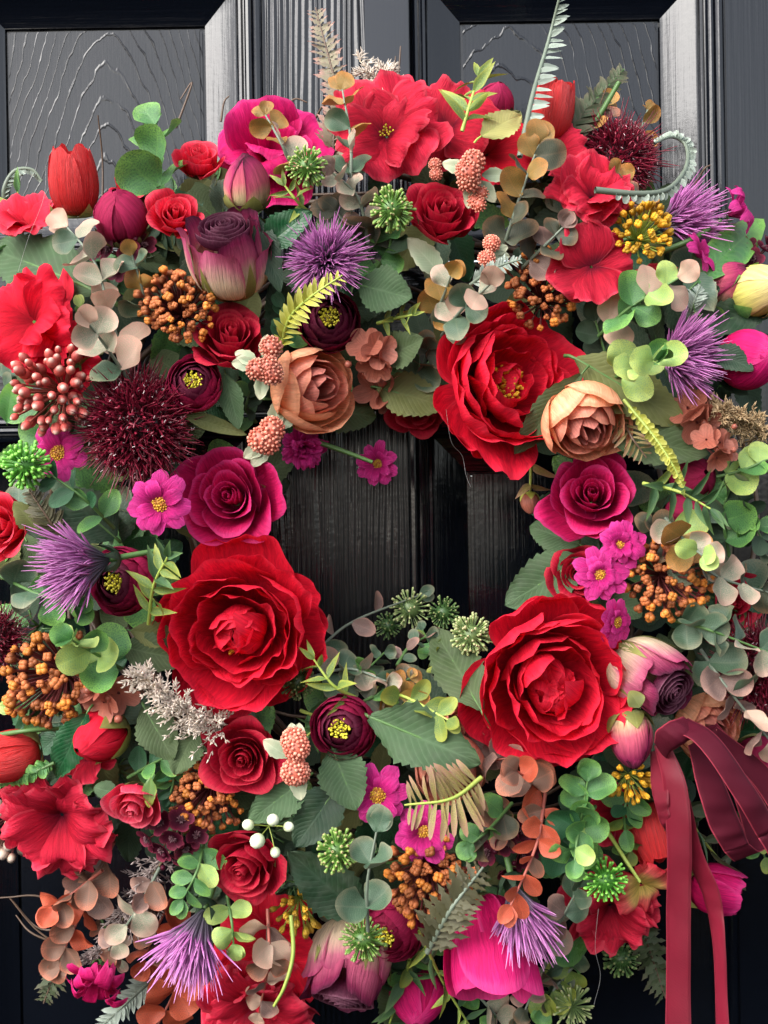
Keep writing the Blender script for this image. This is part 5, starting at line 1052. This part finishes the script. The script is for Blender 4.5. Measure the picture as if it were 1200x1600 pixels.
E('dark needle leaves behind the ribbon', [(1060, 1235, .0), (1090, 1300, .008), (1145, 1368, .004)], ('bamboodk', 'fern_d'), 70, 8, **B)
E('yellow-green toothed sprig above the big grey-green leaf', [(590, 1075, .0), (640, 1092, .02), (700, 1125, .03)], ('bamboo', 'amber', 'bamboo'), 52, 5, shape='oval', name='narrow_leaf_sprig', stem='lime')
E('thin green leaves at the left edge beside the upright tulip', [(30, 400, .0), (15, 360, .01), (28, 300, .012)], ('bamboo', 'jade'), 54, 3, **B)
E('narrow leaves below the cream and pink bud', [(480, 330, .006), (462, 312, .016), (445, 290, .02)], ('bamboo',), 44, 3, **B)
E('narrow dark leaves in the shade below the maroon eye', [(470, 1110, -.01), (500, 1125, .0), (480, 1150, .0)], ('bamboodk', 'jade'), 46, 4, **B)
# ferns
def FR(label, pts, kind, **kw):
    return fern('fern_frond', label, [(p[0], p[1], ringd(p[0], p[1]) + p[2]) for p in pts], kind, **kw)
FR('curved yellow-green fern tip over the dark maroon ranunculus', [(438, 550, .0), (452, 498, .02), (488, 462, .034), (535, 430, .038)], 'fern_y', size=31, n=15)
FR('grey-green fern curl at the upper left edge', [(18, 345, .0), (6, 300, .01), (22, 268, .01), (50, 265, .01), (66, 283, .01)], 'fern_g', shape='bead', size=12, n=22, sides=(1,), stem='grey', sr=.0014)
FR('tall grey-green fern rising past the door panel', [(812, 245, .02), (832, 150, .03), (858, 60, .04), (878, -20, .05)], 'fern_g', shape='fern', size=34, n=26, stem='grey', sides=(1,), sr=.0013, ang=1.0)
FR('grey-green fern curled like a hook at the top right', [(930, 297, .05), (1000, 303, .05), (1045, 295, .05), (1072, 262, .05), (1072, 228, .05), (1050, 214, .05), (1022, 224, .05)], 'fern_g', shape='bead', size=15, n=34, sides=(1,), stem='grey', sr=.0014, ang=1.5)
FR('dark green fern behind the top right tulip', [(862, 245, -.01), (910, 180, .0), (975, 108, .0)], 'fern_d', shape='fern', size=44, n=26, stem='green', ang=.6)
FR('pinkish fern standing up at the top', [(535, 170, .0), (515, 95, .01), (493, 12, .02)], 'fern_p', shape='fernT', size=32, n=18, stem='brown')
FR('dusty fern beside the topmost red blossom', [(520, 260, -.02), (525, 190, -.01), (550, 110, -.01)], 'fern_p', shape='fernT', size=36, n=16, stem='brown')
FR('bronze fern over the dusty peach ranunculus', [(752, 1215, .03), (705, 1248, .04), (632, 1258, .044)], 'fern_b', shape='paddle', size=62, n=14, stem='lime', ang=1.3, sr=.0011)
FR('glossy olive fern over the hot pink petals', [(668, 1488, .04), (705, 1420, .046), (755, 1355, .03)], 'fern_o', shape='fernT', size=48, n=13, stem='grey', ang=1.1, sr=.0013)
FR('grey striped fern at the bottom left', [(250, 1520, -.01), (205, 1560, .0), (150, 1612, .0)], 'fern_g', shape='fern', size=30, n=20, stem='grey', ang=.8, sr=.0011)
FR('yellow seed-like fern tip below the peach ranunculus', [(975, 625, .02), (1020, 680, .034), (1050, 725, .04), (1068, 762, .04)], 'fern_y', shape='bead', size=13, n=22, stem='lime')
FR('small toothed fern at the lower left', [(95, 1470, -.01), (85, 1520, .0), (68, 1568, .0)], 'fern_d', shape='fernT', size=30, n=11, stem='brown')
FR('pale fern strip at the left edge below the sideways tulip', [(85, 1192, .02), (40, 1212, .03), (-10, 1228, .03)], 'jade', shape='bead', size=15, n=18, stem='green', sides=(-1, 1))
FR('brown feathery fern beside the left edge rose', [(100, 850, .006), (75, 810, .016), (45, 765, .02)], 'fern_o', shape='fern', size=30, n=18, stem='brown')
FR('dark toothed fern in shadow beside the ribbon', [(1000, 1440, -.02), (1020, 1500, -.03), (1040, 1560, -.03)], 'fern_d', shape='fernT', size=40, n=12, stem='brown')
FR('olive fern leaflets below the peach ranunculus on the right', [(965, 640, .0), (985, 680, .016), (1010, 715, .016)], 'fern_b', shape='paddle', size=34, n=8, stem='brown')
FR('wispy grey green sprig above the red peony', [(735, 445, .03), (770, 420, .04), (815, 405, .04)], 'fern_g', shape='fern', size=20, n=14, stem='grey')
FR('wispy green sprig beside the purple thistle on the right', [(1075, 500, .0), (1085, 470, .01), (1095, 445, .01)], 'fern_g', shape='fern', size=20, n=12, stem='grey')
# broad cloth leaves
def L(label, b, t, w, kind='cloth', name='cloth_leaf', lift=0.0, **kw):
    return leaf(name, label, (b[0], b[1], ringd(b[0], b[1]) + (b[2] if len(b) > 2 else .008) + lift), (t[0], t[1], ringd(t[0], t[1]) + (t[2] if len(t) > 2 else .018) + lift), w, kind, **kw)
L('broad grey-green cloth leaf at the upper left edge', (150, 455), (-35, 372), 115, 'cloth_grey', teeth=14)
L('blue-green cloth leaf right of the purple thistle', (560, 445), (640, 462), 84, 'cloth_grey')
L('glossy dark leaf below the cream and pink bud', (415, 385), (482, 330), 62, 'glossy', fold=.5)
L('long dark green leaf right of the two-tone dried rose', (402, 340, .012), (436, 450), 44, 'cloth_dark')
L('green cloth leaf under the peach ranunculus', (480, 640), (590, 648), 74, 'cloth')
L('olive cloth leaf under the copper petals', (590, 605), (692, 632), 78, 'cloth_olive')
L('dark cloth leaf behind the copper rosette', (600, 560), (655, 530), 64, 'cloth')
L('folded cloth leaf left of the right-hand peach ranunculus', (908, 585, .016), (803, 708, .03), 58, 'cloth', fold=.5)
L('large olive cloth leaf right of the red peony', (900, 560), (1068, 655), 100, 'cloth_olive', teeth=14)
L('green cloth leaf behind the right-hand peach ranunculus', (950, 680), (1105, 705), 78, 'cloth')
L('dusty green cloth leaf reaching into the hole from the right', (915, 870, -.004), (788, 945, .002), 88, 'cloth_grey')
L('small dusty green leaf under the magenta rose', (905, 850, -.004), (826, 820, .0), 62, 'cloth_grey')
L('upright green cloth leaf left of the lower right peony', (752, 1110, .02), (674, 972, .012), 84, 'cloth', teeth=14)
L('big lobed grey-green leaf below the hole', (578, 1120, .022), (745, 1190, .03), 118, 'cloth_grey', teeth=12, lobe=3, wave=.22)
L('grey-green leaf under the bright-eyed maroon ranunculus', (520, 1170), (555, 1262), 84, 'cloth_grey')
L('dark green leaf pointing down beside the pink beads', (530, 1225), (462, 1322), 80, 'cloth_dark')
L('dark leaf left of the green and pink pompom', (565, 1430), (458, 1340), 92, 'cloth_dark', teeth=12)
L('grey-green leaf right of the lower deep red rose', (480, 1215), (390, 1282), 70, 'cloth_grey')
L('glossy green leaf between tulip and red rosebud', (135, 1115, .014), (82, 1218, .024), 62, 'glossy', fold=.15)
L('olive cloth leaf under the pampas tuft', (225, 1105), (268, 1185), 72, 'cloth')
L('olive cloth leaf right of the red rosebud', (305, 1140), (272, 1208), 60, 'cloth')
L('narrow yellow-green leaf under the small maroon ranunculus', (285, 648, .012), (384, 677, .022), 26, 'cloth_olive', teeth=0)
L('pointed green leaf below the deep red rose', (352, 585, .012), (372, 668, .022), 42, 'cloth_grey')
L('light green veined leaf at the right edge', (1090, 440, .01), (1208, 325, .02), 66, 'jade', teeth=0, tip_=1.4)
L('pale green leaf below the veined leaf', (1075, 425, .006), (1115, 482, .014), 56, 'sage', teeth=6)
L('pale lime toothed leaf at the top', (752, 212, .02), (818, 172, .012), 56, 'cloth_lime', teeth=9, fold=.1)
L('dark folded leaf left of the hot pink bud', (1205, 480, .006), (1068, 515, .012), 62, 'cloth_dark', fold=.4)
L('small dark leaf across the hot pink bud', (1110, 545, .014), (1176, 575, .03), 46, 'cloth_dark', fold=.3)
L('olive cloth leaf right of the lime rosette at the left', (190, 1010, .004), (290, 1032, .01), 66, 'cloth')
L('second olive leaf above the pampas tuft', (205, 985, .004), (285, 1000, .008), 44, 'cloth_olive')
L('dark round leaf hanging below the greyish pink leaves', (850, 1468, .0), (926, 1492, .004), 62, 'jade', teeth=0, tip_=2.0, peak=.5)
L('green leaf at the left edge above the green pompom', (10, 660, .0), (18, 600, .012), 36, 'jade', teeth=0, tip_=2.0)
L('yellow-green leaf beside the left edge rose', (60, 830, .01), (22, 785, .02), 40, 'cloth_olive', teeth=6)
L('green leaf over the small pinkish rose', (235, 1215, .03), (232, 1262, .036), 24, 'bamboo', teeth=5)
L('green leaf left of the small pinkish rose', (185, 1240, .02), (145, 1230, .02), 34, 'cloth_grey', teeth=6)
L('olive leaf corner at the bottom edge', (640, 1600, -.01), (600, 1545, -.01), 70, 'cloth')
L('dark leaf deep below the dark maroon ranunculus', (470, 560, -.01), (430, 440, -.004), 84, 'cloth_dark')
L('dark leaf deep under the pink daisy on the left', (180, 840, -.02), (100, 770, -.012), 96, 'cloth_dark')
L('grey leaf under the upper tiny bead cluster', (690, 430, .006), (640, 372, .012), 44, 'pale', teeth=6)
L('dark leaf under the pink daisy trio', (940, 930, -.02), (1000, 960, -.01), 60, 'cloth_grey')
L('cream leaf tip right of the two-tone hanging bud', (1000, 1105, .03), (985, 1080, .03), 30, 'sepal', teeth=0)
L('lime leaf beside the ribbon loop', (1165, 1230, .01), (1135, 1165, .016), 40, 'cloth_lime', teeth=0)
# grass plumes
def PP(label, pts, **kw): return pampas('pampas_plume', label, [(p[0], p[1], ringd(p[0], p[1]) + p[2]) for p in pts], **kw)
PP('cream pampas tuft left of the deep red rose', [(360, 1150, .004), (290, 1110, .02), (220, 1055, .028)], size=54, n=2200, tuft=.85)
PP('golden pampas tuft at the right edge', [(1215, 690, .0), (1165, 660, .012), (1120, 640, .016)], size=46, n=1300, col=((.26, .17, .09), (.52, .38, .22)))
PP('pale pampas tip behind the topmost red blossom', [(610, 190, .0), (590, 130, .0), (562, 95, .0)], size=34, n=420)
PP('small pale pampas tip right of the topmost yellow eye', [(618, 170, -.01), (605, 120, .0), (602, 108, .0)], size=26, n=280)
PP('mauve-grey pampas tuft among the rusty leaves', [(265, 1330, -.01), (215, 1400, .0), (150, 1500, .0)], size=52, n=1500, col=((.16, .12, .11), (.42, .35, .33)))
# stems
wire('flower_stem', 'green stem of the lone pink daisy', [(495, 690, .085), (540, 706, .088), (582, 722, .088)], .0016, 'green', 'stem')
wire('flower_stem', 'green stem of the daisy seen from behind', [(1030, 395, .09), (1080, 375, .095), (1126, 345, .088)], .0020, 'green', 'stem')
wire('flower_stem', 'green stem of the top right tulip', [(880, 250, .07), (930, 190, .075), (968, 128, .08)], .0020, 'green', 'stem')
wire('flower_stem', 'green flower stem hanging over the bottom red blossom', [(455, 1430, .11), (458, 1490, .115), (445, 1540, .118), (428, 1572, .115)], .0013, 'lime', 'stem')
wire('flower_stem', 'yellow-green stem beside the bright green pompom', [(950, 1300, .09), (975, 1340, .105), (1000, 1378, .108)], .0014, 'lime', 'stem')
wire('flower_stem', 'green stem lying over the sideways tulip', [(-10, 1150, .10), (40, 1142, .11), (95, 1138, .10)], .0016, 'green', 'stem')
F(bud, 'withered_bud', 'withered green and brown bud hanging into the hole', 'bud', 828, 785, 15, (.0, -2.5), .3, d=.070, mat='copper', green='fern_y', L=1.3, gl=1.0)
sprig('withered_sprig', 'brown pointed sepals on the stem above the withered bud', [(830, 705, .075), (829, 745, .074), (828, 775, .072)], kinds=('fern_b',), shape='lance', size=52, pairs=2, stem='lime', tipleaf=False, start=.1)
THR = petal_mat('glue_thread', [(0, (.5, .5, .5)), (1, (.6, .6, .6))], rough=.4, transl=.5)
for lb, pts in [('pale glue thread hanging from the upright tulip', [(72, 260, .12), (68, 310, .125), (45, 370, .12), (28, 425, .115)]),
    ('pale glue thread below the red peony', [(697, 640, .13), (705, 690, .12), (722, 712, .11), (728, 742, .11), (735, 760, .11)]), ('pale glue thread at the lower right against the door', [(935, 1420, .12), (930, 1480, .11), (938, 1525, .1), (928, 1570, .1)])]:
    wire('glue_thread', lb, pts, .00009, THR, 'thread')
# ---------------------------------------------------------------- ribbon
def ribbon_mat(name, col, velvet):
    m, nt, out = newmat(name); u, v = uvxy(nt)
    e = math_(nt, 'ABSOLUTE', math_(nt, 'SUBTRACT', math_(nt, 'MULTIPLY', u, 2.0), 1.0))
    f = ramp(nt, e, [(.90, (0, 0, 0)), (.95, (1, 1, 1))])
    cmb = nt.nodes.new('ShaderNodeCombineXYZ'); nt.links.new(math_(nt, 'MULTIPLY', u, 22.0), cmb.inputs[0]); nt.links.new(math_(nt, 'MULTIPLY', v, 170.0), cmb.inputs[1])
    w = nt.nodes.new('ShaderNodeTexWave'); w.wave_type = 'BANDS'; w.bands_direction = 'DIAGONAL'; w.inputs['Scale'].default_value = .55; w.inputs['Distortion'].default_value = .6; nt.links.new(cmb.outputs[0], w.inputs['Vector'])
    base = nt.nodes.new('ShaderNodeRGB'); base.outputs[0].default_value = (*col, 1)
    c, nn = vary(nt, base.outputs[0], .25, 60)
    c = mixc(nt, math_(nt, 'MULTIPLY', f, .6), c, (.42, .05, .08))
    if not velvet: c = mixc(nt, math_(nt, 'MULTIPLY', w.outputs['Fac'], .35), c, tuple(x * .55 for x in col))
    hb = math_(nt, 'MULTIPLY_ADD', nn, 1.6); nt.links.new(w.outputs['Fac'], hb.node.inputs[2])
    finish(nt, out, c, .75 if velvet else .5, hb, .3 if velvet else .5, .0005, .04, .2 if velvet else .45, 0, .25 if velvet else .1)
    return m
VEL, SAT = ribbon_mat('velvet_wine', (.065, .002, .011), True), ribbon_mat('satin_wine', (.23, .010, .030), False)
RIB = thing('ribbon_bow', 'burgundy velvet and satin ribbon bow with two hanging tails', 'ribbon', P(1045, 1140, .12)); RO = P(1045, 1140, .12)
def strip(name, left, right, mat, n=40, m=7, bow=.0):
    a = smooth_path([P(*p) for p in left], n); b = smooth_path([P(*p) for p in right], n); V = np.zeros((n, m, 3)); UV = np.zeros((n, m, 2))
    for i in range(n):
        for j in range(m):
            t = j / (m - 1); p = a[i].lerp(b[i], t) - RO; p.y -= bow * math.sin(math.pi * t) + .0006 * math.sin(i * .31 + t * 1.5 + i * i * .004) + .0002 * math.sin(i * 1.1 - t * 2.5); V[i, j] = p; UV[i, j] = (t, i / n)
    mb = MB(); mb.grid(V, UV); o = obj(name, mb.mesh(name, mat), RIB)
    s = o.modifiers.new('thickness', 'SOLIDIFY'); s.thickness = .0004; s.offset = 0
    return o
strip('tail', [(1022, 1165, .125), (1036, 1230, .128), (1042, 1330, .118), (1041, 1450, .105), (1040, 1620, .095)], [(1045, 1160, .128), (1074, 1230, .132), (1081, 1330, .122), (1079, 1450, .109), (1080, 1620, .098)], SAT, bow=.0006)
strip('tail', [(1062, 1230, .118), (1072, 1330, .112), (1098, 1400, .104), (1113, 1470, .10), (1120, 1620, .094)], [(1078, 1250, .122), (1098, 1330, .116), (1126, 1400, .108), (1133, 1470, .104), (1140, 1620, .098)], SAT, bow=.0006)
strip('tail', [(1016, 1175, .120), (1018, 1230, .124), (1030, 1280, .122), (1041, 1300, .116)], [(1032, 1170, .123), (1043, 1230, .128), (1046, 1270, .126), (1050, 1290, .118)], SAT)
strip('loop', [(1035, 1140, .138), (1085, 1160, .152), (1140, 1235, .158), (1185, 1310, .150)], [(1075, 1122, .134), (1120, 1150, .148), (1175, 1225, .152), (1215, 1290, .144)], VEL, bow=.0012)
strip('loop', [(1075, 1165, .128), (1088, 1225, .132), (1108, 1290, .130), (1132, 1332, .126)], [(1100, 1150, .124), (1130, 1220, .128), (1155, 1280, .126), (1170, 1318, .122)], VEL, bow=.001)
strip('loop', [(1132, 1332, .126), (1150, 1345, .118), (1165, 1315, .108), (1130, 1200, .104), (1090, 1140, .110)], [(1170, 1318, .122), (1190, 1330, .114), (1205, 1300, .104), (1170, 1190, .100), (1120, 1130, .108)], VEL)
strip('loop', [(1185, 1310, .150), (1225, 1370, .140), (1235, 1330, .118), (1180, 1230, .110), (1100, 1150, .112)], [(1215, 1290, .144), (1260, 1350, .134), (1265, 1310, .114), (1210, 1210, .106), (1120, 1135, .108)], VEL)
strip('knot', [(1022, 1160, .126), (1026, 1142, .140), (1045, 1128, .144), (1068, 1120, .136)], [(1040, 1190, .124), (1052, 1172, .142), (1080, 1155, .146), (1095, 1140, .130)], VEL, bow=.003)
# ---------------------------------------------------------------- leaf collars that fill the depth behind the heads
def collar(label_of, px, py, r, n, kinds, seed, dd=-.028, shape='leaf'):
    rng = random.Random(seed); d = max(.02, ringd(px, py) + dd); o = P(px, py, d)
    root = thing('leaf_spray', 'dark leaves tucked behind the ' + label_of, 'leaves', o, None, 'leaf sprays deep in the wreath')
    mb = MB()
    for i in range(n):
        a = i * 6.283 / n + rng.uniform(-.4, .4); L_ = S(r, d) * rng.uniform(.75, 1.15); dr = Vector((math.cos(a), rng.uniform(-.15, .30), math.sin(a))); k = rng.choice(kinds)
        nr = FRONT + Vector([rng.uniform(-.5, .5) for _ in range(3)])
        p0 = dr * L_ * .18; m = leafframe(p0, dr, nr); 
        if rng.random() < .6: me = broad_mesh(k, rng.randrange(3)); m = m @ Matrix.Diagonal((L_, L_, L_, 1))
        else: me = euc_mesh(k, rng.randrange(5), 'oval'); m = m @ Matrix.Diagonal((L_ * .8, L_ * .8, L_ * .8, 1))
        obj('leaf', me, root, None, m); tube_pts(mb, [Vector((0, .01, 0)), p0, p0 + dr.normalized() * L_ * .2], .0009, .0006, 5)
    obj('stem', mb.mesh('stem', SM('green')), root)
_broad = {}
def broad_mesh(kind, v):
    if (kind, v) not in _broad: _broad[(kind, v)] = leaf_mesh(LM(kind), 1, .30, random.Random(v + 3), teeth=9, fold=.25, curl=.2, wave=.15)
    return _broad[(kind, v)]
heads = [o for o in list(LABELS.values()) if o.name.split('.')[0] in ('peony', 'rose', 'ranunculus', 'peach_ranunculus', 'tulip', 'geranium', 'daisy', 'thistle', 'scabious', 'berry_cluster', 'dried_rose', 'ranunculus_bud', 'pink_flower', 'pink_tulip')]
for i, o in enumerate(heads):
    w = o.location; d = -w.y; s = PXM * (D - d) / D; px = 600 + w.x / s; py = 800 - (w.z - ZC) / s
    r = math.hypot(px - CX, py - CY)
    if r < 250: px, py = CX + (px - CX) * 270 / r, CY + (py - CY) * 270 / r
    if r > 600: px, py = CX + (px - CX) * 585 / r, CY + (py - CY) * 585 / r
    words = o['label'].split()
    collar(' '.join(words[:11]), px, py, 92 if r < 600 else 78, 7, ('cloth_dark', 'cloth_dark', 'glossy', 'cloth', 'sage', 'jade', 'cloth_olive'), 100 + i, dd=-.044)

# ---------------------------------------------------------------- repeats of one kind share a group
GR = dict(peony='peonies of the wreath', rose='roses of the wreath', dried_rose='two-tone dried roses of the wreath', dried_bud='two-tone buds of the wreath', ranunculus='dark ranunculus of the wreath',
          peach_ranunculus='peach ranunculus of the wreath', ranunculus_bud='round closed buds of the wreath', tulip='red tulips of the wreath', geranium='ruffled red blossoms of the wreath', daisy='pink daisies of the wreath',
          thistle='purple thistles of the wreath', scabious='burgundy scabious of the wreath', berry_cluster='berry clusters of the wreath', bead_flower='pink bead clusters of the wreath', pompom_flower='pompom flowers of the wreath',
          plum_blossom_cluster='plum blossom clusters of the wreath', copper_rosette='copper rosettes of the wreath', eucalyptus_sprig='eucalyptus sprigs of the wreath', narrow_leaf_sprig='narrow-leaf sprigs of the wreath',
          fern_frond='fern fronds of the wreath', cloth_leaf='broad leaves of the wreath', pampas_plume='pampas plumes of the wreath', flower_stem='bare stems of the wreath', glue_thread='glue threads on the wreath')
for o in LABELS.values():
    k = o.name.split('.')[0]
    if k in GR and 'group' not in o.keys(): o['group'] = GR[k]
